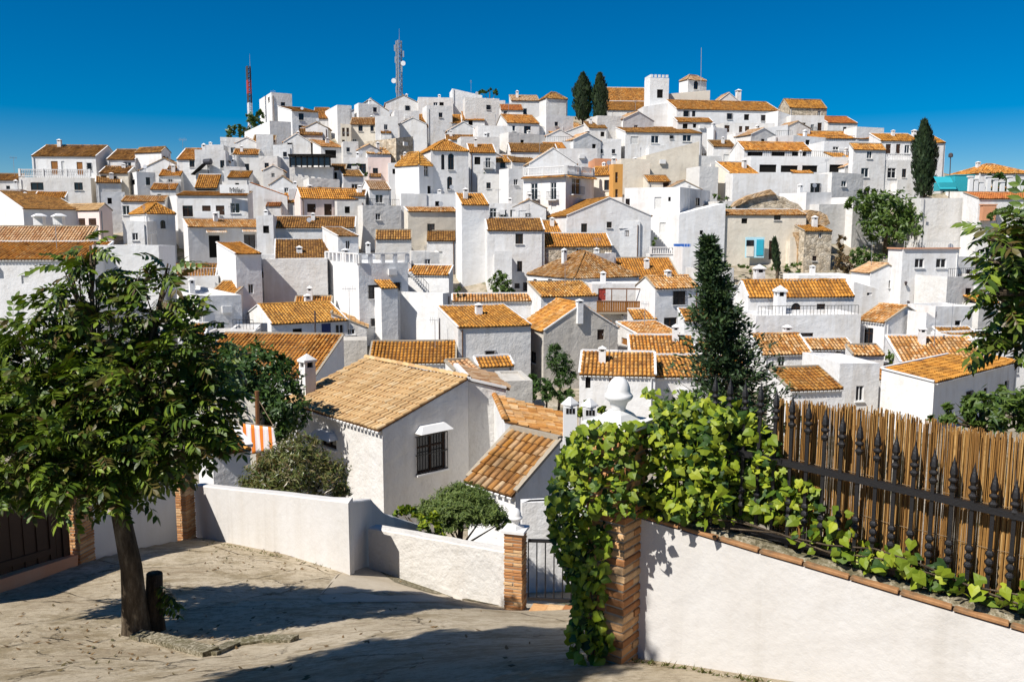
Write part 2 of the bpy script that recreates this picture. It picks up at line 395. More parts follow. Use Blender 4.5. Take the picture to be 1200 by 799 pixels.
# ------------------------------------------------------------------ house builder
def solve_t(cx, cy, z, dx, dy, px):
    u = (px - W0 / 2) / FPX
    den = dx - u * dy * cp
    if abs(den) < 1e-4: return 99
    return (u * (cy * cp - (z - CZ) * sp) - cx) / den
def on_face(c, d, x, y):                              # image point -> (t along face, z)
    a, b, e = ray(x, y)
    det = a * -d.y - b * -d.x
    s = (c.x * -d.y - c.y * -d.x) / det
    t = (a * c.y - b * c.x) / det * 1.0
    t = (s * a - c.x) / d.x if abs(d.x) > abs(d.y) else (s * b - c.y) / d.y
    return t, CZ + s * e
def wall_face(mb, c, d, L, zb, t0, t1, nrm, ops, apex=None):
    """wall with recessed openings; ops: (s0,s1,z0,z1,arched)"""
    zt = min(t0, t1); V = lambda s, z, q=0: Vector((c.x + d.x * s - nrm.x * q, c.y + d.y * s - nrm.y * q, z))
    ss = sorted({0, L, *[o[0] for o in ops], *[o[1] for o in ops]})
    zz = sorted({zb, zt, *[o[2] for o in ops], *[o[3] for o in ops]})
    for i in range(len(ss) - 1):
        for j in range(len(zz) - 1):
            sm, zm = (ss[i] + ss[i+1]) / 2, (zz[j] + zz[j+1]) / 2
            if any(o[0] < sm < o[1] and o[2] < zm < o[3] for o in ops): continue
            mb.quad(V(ss[i], zz[j]), V(ss[i+1], zz[j]), V(ss[i+1], zz[j+1]), V(ss[i], zz[j+1]))
    if apex: mb.poly([V(0, t0), V(L, t1), V(*apex)])
    elif abs(t0 - t1) > .01:
        mb.poly([V(0, zt), V(L, zt), V(L, t1)] if t1 > t0 else [V(0, zt), V(L, zt), V(0, t0)])
    q = .16
    for s0, s1, z0, z1, ar in ops:
        mb.quad(V(s0, z0), V(s0, z0, q), V(s0, z1, q), V(s0, z1)); mb.quad(V(s1, z0, q), V(s1, z0), V(s1, z1), V(s1, z1, q))
        mb.quad(V(s0, z0), V(s1, z0), V(s1, z0, q), V(s0, z0, q)); mb.quad(V(s0, z1, q), V(s1, z1, q), V(s1, z1), V(s0, z1))
        if ar:
            r_ = (s1 - s0) / 2; zc = z1 - r_; m_ = (s0 + s1) / 2
            for sg in (-1, 1):
                pts = [V(m_ + sg * r_, z1)] + [V(m_ + sg * r_ * math.cos(x), zc + r_ * math.sin(x)) for x in np.linspace(0, math.pi / 2, 6)]
                mb.poly(pts); mb.poly([p - nrm * .1 for p in pts][::-1])
def opening(kind, root, c, d, nrm, s0, s1, z0, z1):
    V = lambda s, z, q: Vector((c.x + d.x * s - nrm.x * q, c.y + d.y * s - nrm.y * q, z))
    up = Vector((0,0,1)); w, h = s1 - s0, z1 - z0; mid = (s0 + s1) / 2; zm = (z0 + z1) / 2
    if kind == 'k' and .4 < w < 1.5 and .5 < h < 2.0: kind = rj.choice('wwgvkB' if h > 1.2 else 'wwgvk')
    if kind in 'dbtorG':
        b = MB(); b.obox(V(mid, zm, .12), d * w / 2, nrm * .025, up * h / 2)
        n = 2 if kind != 'G' else 5
        for i in range(n):
            for j in range(2 if kind != 'G' else 1):
                b.obox(V(s0 + w * (i + .5) / n, z0 + h * (.28 + .45 * j) if kind != 'G' else zm, .09), d * w / n * .36, nrm * .012, up * h * (.16 if kind != 'G' else .46))
        o = b.build('door', {'d':'wood_dark','b':'blue_paint','t':'teal_paint','o':'wood_orange','r':'red_paint','G':'mast_dark'}[kind], root)
        k = MB(); k.obox(V(s0 + w * .85, z0 + h * .5, .07), d * .03, nrm * .03, up * .06); k.build('handle', 'steel', o)
        return
    if kind == 's':
        b = MB(); n = max(4, int(h / .09))
        for i in range(n): b.obox(V(mid, z0 + h * (i + .5) / n, .1 + .006 * (i % 2)), d * w / 2, nrm * .01, up * h / n * .46)
        b.obox(V(mid, zm, .13), d * w / 2, nrm * .01, up * h / 2)
        b.build('shutter', 'shutter', root); return
    if kind == 'k':
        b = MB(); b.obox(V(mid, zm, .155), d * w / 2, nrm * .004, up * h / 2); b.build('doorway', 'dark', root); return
    fr = MB(); f = min(.07, w * .1)
    for s in (s0 + f / 2, s1 - f / 2): fr.obox(V(s, zm, .1), d * f / 2, nrm * .03, up * h / 2)
    for z in (z0 + f / 2, z1 - f / 2): fr.obox(V(mid, z, .1), d * (w / 2 - f), nrm * .03, up * f / 2)
    fr.obox(V(mid, zm, .1), d * f * .5, nrm * .025, up * (h / 2 - f))
    if h > 1.3: fr.obox(V(mid, z0 + h * .68, .1), d * (w / 2 - f), nrm * .022, up * f * .4)
    o = fr.build('window', 'frame_white' if kind in 'vB' else 'wood_dark', root)
    pn = MB(); pn.obox(V(mid, zm, .13), d * w / 2, nrm * .008, up * h / 2); pn.build('pane', 'glass', o)
    if kind in 'wgv' and w > .5:
        sl = MB(); sl.obox(V(mid, z0 - .04, -.03), d * (w / 2 + .08), nrm * .09, up * .035); sl.build('sill', 'plain_white', o)
    if kind == 'g' or kind == 'B':
        g = MB(); H_ = h if kind == 'g' else min(h * .55, .95); q0 = -.06 if kind == 'g' else -.45; ww = w / 2 + (.06 if kind == 'g' else .3)
        n = max(4, int(ww * 2 / .13))
        for i in range(n + 1): g.bar(V(mid - ww + 2 * ww * i / n, z0, q0), V(mid - ww + 2 * ww * i / n, z0 + H_, q0), .025)
        for z in ((z0 + .02, z0 + H_ / 2, z0 + H_ - .02) if kind == 'g' else (z0 + .03, z0 + H_)):
            g.bar(V(mid - ww, z, q0), V(mid + ww, z, q0), .03)
            for e in (-ww, ww): g.bar(V(mid + e, z, q0), V(mid + e, z, .0), .03)
        g.build('grille' if kind == 'g' else 'railing', 'iron', o)
        if kind == 'B':
            sl = MB(); sl.obox(V(mid, z0 - .06, -.25), d * (ww + .05), nrm * .25, up * .06); sl.build('balcony_slab', 'plain_white', o)
def chimney(root, p, w=.55, h=1.1, mat='white', ang=0):
    b = MB(); ax = Vector((math.cos(ang), math.sin(ang), 0)) * w / 2; ay = Vector((-math.sin(ang), math.cos(ang), 0)) * w / 2; up = Vector((0,0,1))
    b.obox(p + up * (h * .36 - .5), ax, ay, up * (h * .36 + .5))
    for i in (-1, 1):
        for j in (-1, 1): b.obox(p + up * h * .8 + ax * .75 * i + ay * .75 * j, ax * .22, ay * .22, up * h * .085)
    b.obox(p + up * (h * .9), ax * 1.2, ay * 1.2, up * h * .03)
    q = p + up * (h * .93); a = [q + ax * i * 1.15 + ay * j * 1.15 for i, j in ((-1,-1),(1,-1),(1,1),(-1,1))]
    t = q + up * h * .16
    for i in range(4): b.poly([a[i], a[(i + 1) % 4], t])
    o = b.build('chimney', mat, root)
    k = MB(); k.obox(p + up * h * .8, ax * .6, ay * .6, up * h * .082); k.build('flue', 'dark', o)
def balustrade(root, a, b, h=.85, name='balustrade', mat='plain_white'):
    m_ = MB(); d = b - a; L = d.length; n = max(3, int(L / .24)); up = Vector((0,0,1))
    m_.bar(a + up * h, b + up * h, .18, .1); m_.bar(a + up * .06, b + up * .06, .18, .12)
    o = m_.build(name, mat, root)
    k = MB()
    for i in range(n):
        p = a + d * ((i + .5) / n)
        k.lathe(p, [(.04, .1), (.075, .28), (.035, .5), (.06, h - .06)], 6)
    np_ = max(1, int(L / 2.6))
    for i in range(np_ + 1): k.obox(a + d * (i / np_) + up * (h / 2 + .05), (.13,0,0), (0,.13,0), (0,0,h / 2 + .05))
    k.build('baluster_row', mat, o)
HOUSES = []
rj = random.Random(77)
def house(label, x, yt, yb, roof='flat', yr=None, a=8, mat='white', op='', dep=None, D=None, tile='tile_orange', ch=(),
          cat='house', name='house', par=.35, seg=4, pw=.27, verge=True, dent=None, hood=(), bal=None, rmat=None, group=None, base=None, ridge=True, vmat='plain_white'):
    if D is None: D = lerp(YB, yb)
    if tile == 'tile_orange' and D > 45: tile = rj.choice(('tile_orange','tile_orange','tile_weathered','tile_yellow','tile_yellow'))
    xl, xc, xr = x if len(x) == 3 else (None, *x)
    if xl is not None: a = max(a, math.degrees(math.atan(-(xc - W0 / 2) / FPX)) + 13)
    c = P(xc, yt, D); ze = c.z; A = R(a)
    r = Vector((math.cos(A), math.sin(A), 0)); l = Vector((-math.sin(A), math.cos(A), 0))
    L1 = min(max(solve_t(c.x, c.y, ze, r.x, r.y, xr), .8), 40)
    m0 = .40; ke = kz(yt); kr = kz(yr) if yr else 0
    if xl is not None:
        L2 = solve_t(c.x, c.y, ze, l.x, l.y, xl)
        if not .6 < L2 < 26: L2 = dep or 5
        if dep and L2 > dep * 2: L2 = dep
    elif dep: L2 = dep
    elif yr and roof in ('gR', 'sR', 'hip'):
        h = (kr - ke) * D / max(.05, m0 - kr * l.y); h = min(max(h, 1.0), 6)
        L2 = 2 * h if roof != 'sR' else max(h, 1.2)
    else: L2 = 5.0
    cs = [c, c + r * L1, c + r * L1 + l * L2, c + l * L2]
    zb = min(T(p.x, p.y) for p in cs) - .8 if base is None else base
    zb = min(zb, ze - 2)
    root = thing(name, label, cat, (c.x, c.y, zb), group)
    up = Vector((0,0,1))
    def zat(y, Y): return CZ + kz(y) * Y
    Zs = [ze] * 4; rise = 0
    if roof in ('gR', 'hip'): rise = zat(yr, (c + l * L2 / 2).y) - ze; half = L2 / 2
    if roof == 'gL': rise = zat(yr, (c + r * L1 / 2).y) - ze; half = L1 / 2
    if roof in ('gR', 'hip', 'gL'): rise = min(max(rise, .18 * half), .75 * half)
    if roof == 'sR': d_ = min(max(zat(yr, cs[3].y) - ze, .12 * L2), .8 * L2); Zs = [ze, ze, ze + d_, ze + d_]
    if roof == 'sL': d_ = min(max(zat(yr, cs[1].y) - ze, .12 * L1), .8 * L1); Zs = [ze, ze + d_, ze + d_, ze]
    if roof == 'sr': d_ = min(max(ze - zat(yr, cs[1].y), .05 * L1), .8 * L1); Zs = [ze, ze - d_, ze - d_, ze]
    if roof == 'su': d_ = zat(yr, cs[1].y) - ze; Zs = [ze, ze + d_, ze + d_, ze]
    # openings
    opR, opL = [], []; todo = []
    quiet = any(q in label for q in ('blank', 'bare', 'plain', 'smooth', 'wall topped', 'chimney hut')) or cat != 'house' or D < 50
    nope = not any(float(tk[1:].split(',')[0]) + float(tk[1:].split(',')[2]) > 2 * xc for tk in op.split()) and not quiet
    if nope and L1 > 2.6:
        for fl in range(2):
            n_w = max(1, int(L1 / 3.2))
            for q in range(n_w):
                if rj.random() < .35: continue
                s_ = L1 * (q + .5) / n_w + rj.uniform(-.4, .4); w_ = rj.choice((.6, .8, .9)); h_ = w_ * rj.uniform(1.1, 1.5); z_ = min(Zs[0], Zs[1]) - 1.0 - fl * 2.7 - rj.uniform(0, .4)
                if s_ - w_ / 2 < .3 or s_ + w_ / 2 > L1 - .3 or z_ - h_ < zb + .5: continue
                opR.append((s_ - w_ / 2, s_ + w_ / 2, z_ - h_, z_, False)); todo.append((rj.choice('kwvgs'), False, s_ - w_ / 2, s_ + w_ / 2, z_ - h_, z_))
    for tk in op.split():
        k = tk[0]; x0, y0, x1, y1 = [float(q) for q in tk[1:].split(',')]
        onL = xl is not None and (x0 + x1) / 2 < xc
        d = l if onL else r; L = L2 if onL else L1
        sa, _ = on_face(c, d, x0, (y0 + y1) / 2); sb, _ = on_face(c, d, x1, (y0 + y1) / 2)
        _, za = on_face(c, d, (x0 + x1) / 2, y1); _, zc_ = on_face(c, d, (x0 + x1) / 2, y0)
        s0, s1 = min(sa, sb), max(sa, sb); s0 = max(s0, .1); s1 = min(s1, L - .1)
        zmax = min(Zs[0], Zs[3] if onL else Zs[1]) - .06; za = max(za, zb + .1); zc_ = min(zc_, zmax)
        if s1 - s0 < .15 or zc_ - za < .15: continue
        lst = opL if onL else opR
        if any(s0 < o[1] and s1 > o[0] and za < o[3] and zc_ > o[2] for o in lst): continue
        lst.append((s0, s1, za, zc_, k == 'a')); todo.append((k, onL, s0, s1, za, zc_))
    w = MB(); nR = Vector((math.sin(A), -math.cos(A), 0)); nL = Vector((-math.cos(A), -math.sin(A), 0))
    HOUSES.append(((xc + xr) / 2, yt, D, label))
    pr = par if roof in ('flat',) else 0
    pc = [pr + (rj.uniform(-.09, .09) if roof == 'flat' and par > .03 and D > 45 else 0) for _ in range(4)]
    ap = lambda L: (L / 2, ze + rise)
    wall_face(w, c, r, L1, zb, Zs[0] + pc[0], Zs[1] + pc[1], nR, opR, ap(L1) if roof == 'gL' else None)
    wall_face(w, c, l, L2, zb, Zs[0] + pc[0], Zs[3] + pc[3], nL, opL, ap(L2) if roof == 'gR' else None)
    wall_face(w, cs[1], l, L2, zb, Zs[1] + pc[1], Zs[2] + pc[2], -nL, [], ap(L2) if roof == 'gR' else None)
    wall_face(w, cs[3], r, L1, zb, Zs[3] + pc[3], Zs[2] + pc[2], -nR, [], ap(L1) if roof == 'gL' else None)
    if roof == 'flat':
        th = .22; q = [cs[0] + (r + l) * th, cs[1] + (l - r) * th, cs[2] - (r + l) * th, cs[3] + (r - l) * th]
        for i in range(4):
            k = (i + 1) % 4
            w.quad(cs[i] + up * pc[i], cs[k] + up * pc[k], q[k] + up * pc[k], q[i] + up * pc[i])
            w.quad(q[i] + up * pc[i], q[k] + up * pc[k], q[k] - up * .02, q[i] - up * .02)
        w.quad(*[x_ - up * .02 for x_ in q])
    if roof == 'su':
        w.quad(*[Vector((p.x, p.y, z)) for p, z in zip(cs, Zs)])
    w.build('wall', mat, root)
    for k, onL, s0, s1, z0, z1 in todo:
        opening('w' if k == 'a' else k, root, c, l if onL else r, nL if onL else nR, s0, s1, z0, z1)
    if roof not in ('flat', 'su'):
        dk, tl, dn, vg = MB(), MB(), MB(), []
        if dent is None: dent = D < 105
        rr = [Vector((p.x, p.y, z)) for p, z in zip(cs, Zs)]
        kw = dict(seg=seg, pw=pw, dent=dent)
        def vergeline(p, q):
            if verge: b_ = MB(); b_.bar(p + up * .07, q + up * .07, .17, .09); vg.append(b_)
        if roof == 'gR':
            m0_, m1_ = (rr[0] + rr[3]) / 2 + up * rise, (rr[1] + rr[2]) / 2 + up * rise
            roof_plane(dk, tl, dn, rr[0], rr[1], m0_, m1_, **kw); roof_plane(dk, tl, dn, rr[2], rr[3], m1_, m0_, **kw)
            ridge_row(tl, m0_ + up * .08, m1_ + up * .08)
            for e, m_ in ((rr[0], m0_), (rr[3], m0_), (rr[1], m1_), (rr[2], m1_)): vergeline(e, m_)
        elif roof == 'gL':
            m0_, m1_ = (rr[0] + rr[1]) / 2 + up * rise, (rr[3] + rr[2]) / 2 + up * rise
            roof_plane(dk, tl, dn, rr[3], rr[0], m1_, m0_, **kw); roof_plane(dk, tl, dn, rr[1], rr[2], m0_, m1_, **kw)
            ridge_row(tl, m0_ + up * .08, m1_ + up * .08)
            for e, m_ in ((rr[0], m0_), (rr[1], m0_), (rr[3], m1_), (rr[2], m1_)): vergeline(e, m_)
        elif roof == 'hip':
            if L1 >= L2: i0 = rr[0] + (r + l) * L2 / 2; i1 = rr[1] + (l - r) * L2 / 2
            else: i0 = rr[0] + (r + l) * L1 / 2; i1 = rr[3] + (r - l) * L1 / 2
            i0 = i0 + up * rise; i1 = i1 + up * rise
            if L1 >= L2:
                pl = [(rr[0], rr[1], i0, i1), (rr[1], rr[2], i1, i1), (rr[2], rr[3], i1, i0), (rr[3], rr[0], i0, i0)]
                hp = [(rr[0], i0), (rr[3], i0), (rr[1], i1), (rr[2], i1)]
            else:
                pl = [(rr[0], rr[1], i0, i0), (rr[1], rr[2], i0, i1), (rr[2], rr[3], i1, i1), (rr[3], rr[0], i1, i0)]
                hp = [(rr[0], i0), (rr[1], i0), (rr[2], i1), (rr[3], i1)]
            for e0, e1, h0, h1 in pl: roof_plane(dk, tl, dn, e0, e1, h0, h1, **kw)
            for e, i_ in hp: ridge_row(tl, e + up * .06, i_ + up * .09)
            if (i1 - i0).length > .3: ridge_row(tl, i0 + up * .09, i1 + up * .09)
        else:
            e = {'sR': (0,1,3,2), 'sL': (3,0,2,1), 'sr': (1,2,0,3)}[roof]
            roof_plane(dk, tl, dn, rr[e[0]], rr[e[1]], rr[e[2]], rr[e[3]], **kw)
            vergeline(rr[e[0]], rr[e[2]]); vergeline(rr[e[1]], rr[e[3]])
            if ridge: b_ = MB(); b_.bar(rr[e[2]] + up * .1, rr[e[3]] + up * .1, .2, .12); vg.append(b_)
            else: ridge_row(tl, rr[e[2]] + up * .1, rr[e[3]] + up * .1)
        rf = dk.build('roof', 'tile_channel', root)
        stuff(tl.build('roof_tiles', tile, rf))
        vm_ = vmat if rj.random() < .6 else 'mortar'
        for b_ in vg: b_.build('verge', vm_, rf)
        if dent and dn.f: stuff(dn.build('eave_tile_ends', 'plain_white', rf))
    for q in ch:
        cx_, y1, y0 = q[:3]; f = q[3] if len(q) > 3 else .45
        Dc = D + f * (l.y * L2); p = P(cx_, y1, Dc); hgt = (y1 - y0) * Dc / 1000
        chimney(root, p, min(max(hgt * .5, .45), .8), hgt, ang=A)
    if D > 45 and cat == 'house':                      # pipes, chimneys and aerials scattered over the village
        if not ch and roof in ('gR', 'sR', 'hip', 'gL') and rj.random() < .38 and L2 > 1.5:
            f0, f1 = rj.uniform(.2, .8), rj.uniform(.45, .7); p = c + r * L1 * f0 + l * L2 * f1
            chimney(root, p + up * (rise * .6 if roof != 'sR' else (Zs[3] - ze) * f1), rj.uniform(.4, .55), rj.uniform(.8, 1.3), ang=A)
        elif roof == 'flat' and rj.random() < .22:
            p = c + r * L1 * rj.uniform(.2, .8) + l * L2 * .5; chimney(root, p, .45, rj.uniform(.9, 1.4), ang=A)
        if rj.random() < .34:
            s_ = L1 - .25 if rj.random() < .6 else .3; b_ = MB(); p = c + r * s_ + nR * .07; b_.tube([p - up * .15, Vector((p.x, p.y, zb + .5))], .05, 6); b_.build('drainpipe', rj.choice(('steel','frame_brown','plain_white')), root)
        if rj.random() < .22:
            b_ = MB(); p = c + r * L1 * rj.uniform(.2, .8) + l * L2 * .6; z_ = ze + max(rise, Zs[2] - ze) ; p = Vector((p.x, p.y, ze)); t_ = Vector((p.x, p.y, z_ + rj.uniform(1.4, 2.2)))
            b_.tube([p, t_], .025, 5); q_ = rj.uniform(0, 3); dx_ = Vector((math.cos(q_), math.sin(q_), 0)); b_.bar(t_ - dx_ * .5, t_ + dx_ * .5, .03)
            for k_ in range(5): b_.bar(t_ + dx_ * (-.4 + .2 * k_) - up * .22, t_ + dx_ * (-.4 + .2 * k_) + up * .22, .02)
            b_.build('aerial', 'steel', root)
        if not quiet and 58 < D < 150 and L1 > 3 and rj.random() < .4:      # small lean-to against the front
            w_ = rj.uniform(1.4, min(3.0, L1 * .55)); s_ = rj.uniform(.1, L1 - w_ - .1); q_ = rj.uniform(1.0, 1.8); zt = ze - rj.uniform(2.0, 3.2)
            if zt > zb + 1:
                b_ = MB(); m_ = c + r * (s_ + w_ / 2) + nR * q_ / 2; b_.obox(Vector((m_.x, m_.y, (zb + zt) / 2)), r * w_ / 2, nR * q_ / 2, up * (zt - zb) / 2); an = b_.build('annex', mat, root)
                if rj.random() < .6:
                    dk, t_ = MB(), MB(); p0 = c + r * s_ + up * (zt - ze + .02); roof_plane(dk, t_, None, p0 + nR * q_, p0 + nR * q_ + r * w_, p0 + up * q_ * .35, p0 + r * w_ + up * q_ * .35, oh=.1)
                    dk.build('annex_roof', 'tile_channel', an); stuff(t_.build('annex_tiles', tile, an))
                else: b_ = MB(); b_.obox(Vector((m_.x, m_.y, zt + .25)) + nR * (q_ / 2 - .06), r * w_ / 2, nR * .06, up * .25); b_.build('annex_parapet', mat, an)
        if roof == 'flat' and rj.random() < .25 and D < 150:
            b_ = MB(); p0, p1 = c + r * .2 + up * pc[0] - nR * .11, c + r * (L1 - .2) + up * pc[1] - nR * .11; b_.bar(p0 + up * .75, p1 + up * .75, .04); n_ = max(3, int(L1 / .3))
            for k_ in range(n_ + 1): p = p0.lerp(p1, k_ / n_); b_.bar(p, p + up * .75, .025)
            b_.build('terrace_railing', rj.choice(('iron','plain_white')), root)
        if rj.random() < .11:
            b_ = MB(); p = c + r * L1 * rj.uniform(.15, .85) + l * L2 * .3 + up * (pr + .9 + rise * .6); b_.tube([p + Vector((0,.12,0)), p, p + Vector((0,-.1,.02))], [.06,.2,.28], 10); b_.bar(p, p - up * 1.3, .05); b_.build('satellite_dish', 'steel', root)
        if rj.random() < .12 and L1 > 3:
            s_ = rj.uniform(.3, .7) * L1; b_ = MB(); b_.obox(c + r * s_ + nR * .17 - up * rj.uniform(.7, 1.1), r * .4, nR * .15, up * .28); b_.build('air_conditioner', 'frame_white', root)
    for x0, y0, x1 in hood:                            # small tiled canopy over a door
        sa, z_ = on_face(c, r, x0, y0); sb, _ = on_face(c, r, x1, y0); t_ = MB(); dk = MB()
        roof_plane(dk, t_, None, c + r * sa + nR * .55 + up * (z_ - ze), c + r * sb + nR * .55 + up * (z_ - ze), c + r * sa + up * (z_ - ze + .28), c + r * sb + up * (z_ - ze + .28), oh=.04, pw=.2)
        hd = dk.build('door_canopy', 'plain_white', root); stuff(t_.build('canopy_tiles', 'tile_pale', hd))
    if bal:
        x0, x1, y0, hb = bal
        sa, z_ = on_face(c, r, x0, y0); sb, _ = on_face(c, r, x1, y0)
        balustrade(root, c + r * sa + nR * -.12 + up * (z_ - ze), c + r * sb + nR * -.12 + up * (z_ - ze), hb)
    info = dict(root=root, c=c, r=r, l=l, nR=nR, nL=nL, L1=L1, L2=L2, ze=ze, zb=zb, D=D)
    return info
# ------------------------------------------------------------------ the village on the hill
h = house
# -- left flank, skyline
h('white villa upper storey with brown tiled roof above a balustraded terrace', (37,112), 183, 212, 'gR', 171, 4, op='o60,189,68,205 s72,189,76,205 o90,190,97,205 k102,191,107,200', tile='tile_brown', ch=((70,172,164),), dent=False)
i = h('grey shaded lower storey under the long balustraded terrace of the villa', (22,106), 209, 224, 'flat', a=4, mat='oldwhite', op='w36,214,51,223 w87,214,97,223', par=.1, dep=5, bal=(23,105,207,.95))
h('low white block with a dark brown roof between villa and gabled house', (125,158), 187, 205, 'gR', 176, 5, op='k145,190,154,196', tile='tile_brown', dent=False)
h('white house with brown ridge roof and shaded windowed right side, left skyline', (158,189,200), 178, 207, 'gL', 171, 68, op='w191,183,194,190 w196,184,199,190', tile='tile_brown', dent=False)
h('broad plain white gable wall below the brown-roofed skyline houses', (163,222), 200, 210, 'gL', 186, 6, dep=4, tile='tile_brown', dent=False)
h('low house with dark brown roof and deep shadowed porch below the villa', (116,150), 203, 222, 'gR', 196, 5, mat='beige', op='k118,206,125,212 k128,206,137,212', tile='tile_brown', dent=False)
h('small bare white cube with two windows under the broad white gable', (145,160,182), 205, 224, a=35, op='k151,211,158,217 w171,208,176,217')
h('white house with a small orange roof peak beside the solar tank', (207,229), 187, 212, 'gR', 175, 5, op='k222,188,228,196', dent=False)
h('white block with solar tank standing on its flat roof', (228,264), 178, 214, a=12, op='w258,188,263,197')
h('small square turret with steep orange tile roof over a dark opening', (228,255), 220, 228, 'sR', 205, 6, mat='grey', op='k231,222,253,226', dep=2.6, verge=False, D=113, tile='tile_orange')
h('big brown-roofed barn-like house with two small white roof vents on its shaded wall', (-22,27,92), 245, 270, 'gR', 225, 14, op='', tile='tile_brown', ch=(), D=103)
for q, (x0, lb) in enumerate(((47,'left'),(70,'right'))):
    pass
h('house with ribbed tan roof and pink shaded gable beside the brown barn roof', (67,116,131), 246, 272, 'gL', 226, 62, mat='pink', op='d92,256,100,268 d104,256,113,268', tile='tile_tan', D=105)
h('narrow white terrace house with thin orange eave behind the hipped turret', (142,193), 236, 258, 'sR', 230, 6, op='v143,241,152,252', D=107)
h('white turret with low orange pyramid roof and an arched niche window', (152,171,205), 250, 290, 'hip', 239, 38, op='a188,258,194,268')
h('white house with orange roof band and white capped ridge behind the street tree', (-60,108), 304, 400, 'sR', 284, 3, D=71, dep=4.5)
h('tile-capped white parapet wall with mortar ridge above the orange roof band', (-60,104), 283, 300, 'sR', 266, 3, dep=2.2, D=79, tile='tile_pale', cat='wall', name='parapet_wall')
h('plain white house front half hidden behind the leafy street tree', (108,186), 293, 390, a=6, D=74, op='w150,330,160,345')
h('white stepped house with slanting flank wall beside the arched turret', (186,207,216), 232, 262, a=30, D=106)
i = h('mauve terrace house with three doors and a lettered white parapet', (207,290), 229, 258, 'sR', 225, 5, op='k214,241,226,254 d237,241,247,256 d253,241,263,252 v270,238,281,250', dep=3, D=105)
I_TERR = i
h('long low house with tiled eave and two dark doors under little tiled canopies', (205,220,320), 266, 306, 'sR', 257, 8, op='k245,276,258,302 k286,275,299,292', hood=((241,273,265),(283,272,304)), dep=2.2, tile='tile_weathered', D=97)
h('tall narrow tower house with a small orange lean-to roof and one dark window', (254,276,306), 298, 386, 'sR', 285, 22, op='k291,333,297,344', tile='tile_yellow', D=79)
h('long blank whitewashed wall with rough render right of the tower house', (308,383), 304, 386, a=8, mat='oldwhite', par=.05, dep=3, D=82)
h('house with mossy brown sloping roof and squat white chimney behind the blank wall', (322,396), 304, 312, 'sR', 281, 14, tile='tile_brown', ch=((351,302,289),), D=91)
I_CREN = h('white flat-roofed house with a row of square parapet openings and barred windows', (381,420,478), 309, 394, a=30, par=.02, op='g432,334,445,350 k435,373,446,382 w456,366,461,377 k462,331,469,342', ch=((405,305,292),), D=77)
h('white house with outside stair and thin orange sloping roof edge', (477,526,531), 322, 350, 'sL', 306, 70, D=83, dep=5)
h('blank white terrace block below the outside stair', (462,519,527), 346, 396, a=64, par=.1, D=77)
h('small house with bright orange roof, blue door and stove pipe above a grey terrace wall', (289,318,407), 380, 405, 'gR', 358, 12, op='b377,379,388,402 v393,380,403,396 k343,385,354,391', D=71, tile='tile_orange', dent=False)
h('white lean-to with one dark window beside the orange roof with stove pipe', (388,429), 368, 396, 'sr', 384, 10, mat='oldwhite', op='k407,379,416,392', D=74, dep=4, dent=False)
h('grey rendered terrace wall in front of the blue door', (362,430), 400, 420, a=10, mat='grey', par=.05, dep=2.5, D=67, cat='wall', name='terrace_wall')
h('low house with steep diagonal orange tile roof half hidden by the dark tree', (215,368), 440, 475, 'sR', 391, -6, D=55, dep=6.5, tile='tile_orange', seg=5)
h('small orange strip roof tucked behind the blue-door house', (345,388), 358, 372, 'sR', 348, 8, D=80)
h('long low house with bright orange roof and scalloped white eave', (432,534), 425, 442, 'sR', 401, 3, D=61, tile='tile_yellow', seg=5)
h('white house with low orange roof and one square dark window on its rough wall', (513,537,622), 384, 446, 'sR', 372, 13, mat='oldwhite', op='k569,411,580,426', D=63, tile='tile_orange', dent=False)
h('garden wall topped by a row of orange tiles below the tall white house', (530,633), 353, 394, 'sR', 345, 4, dep=1.2, D=79, tile='tile_weathered', cat='wall', name='garden_wall')
h('tall bright white house with tiny orange lean-to roof and blank flank', (534,541,573), 240, 346, 'sR', 227, 8, D=93, tile='tile_yellow', dent=False, dep=3)
h('tall white house with flat brown eave roof and two small dark windows', (571,638), 270, 345, 'sR', 256, 6, D=91, op='w604,274,613,286 w606,306,612,318 w603,332,609,338 w613,331,621,341', tile='tile_brown', dent=False)
h('shaded terrace porch with white posts above the flat brown eave roof', (572,620), 242, 262, a=5, op='k574,244,582,257 k586,246,594,257 k598,246,604,257 k608,247,617,257', D=104)
h('big stained beige flank wall with a tiled top left of the tall white house', (437,478,537), 248, 320, 'sR', 243, 18, mat='beige', D=98, dep=2, dent=False)
# -- left, middle band
h('yellow-orange roofed house with mauve front, three doors and terrace rail', (345,352,422), 232, 254, 'gR', 218, 6, mat='pink', op='d360,239,370,249 d380,239,389,254 d398,239,407,249', D=108, tile='tile_yellow', dent=False)
h('white sloping party wall with a black doorway left of the yellow-roofed house', (292,336), 214, 254, 'sr', 230, 8, op='k318,238,327,252', D=111, dent=False, tile='tile_red', verge=False, dep=.5)
h('tiny shed with orange roof and shutter between party wall and yellow-roofed house', (331,346), 237, 254, 'sR', 227, 6, op='s333,239,343,249', D=112, dep=2)
h('pale roofed cottage with a square hole window above the party wall', (316,346), 217, 226, 'gL', 207, 8, op='k333,220,338,225', tile='tile_pale', D=117)
h('long brown tiled roof continuing the eave of the canopied house', (318,416), 267, 286, 'sR', 254, 8, D=99, tile='tile_brown')
h('small cube house with mossy yellow roof and narrow window by the dark alley', (378,396,420), 277, 308, 'sR', 267, 24, op='k405,282,410,292', D=90, tile='tile_weathered', dent=False)
h('stained low wall capped with dark tiles left of the beige flank wall', (440,482), 280, 306, 'sR', 270, 6, mat='oldwhite', tile='tile_brown', dep=1.2, D=94, cat='wall', name='boundary_wall')
h('small orange-roofed outhouse beside the tower house, partly behind leaves', (194,252), 328, 350, 'gR', 311, 14, D=84, op='')
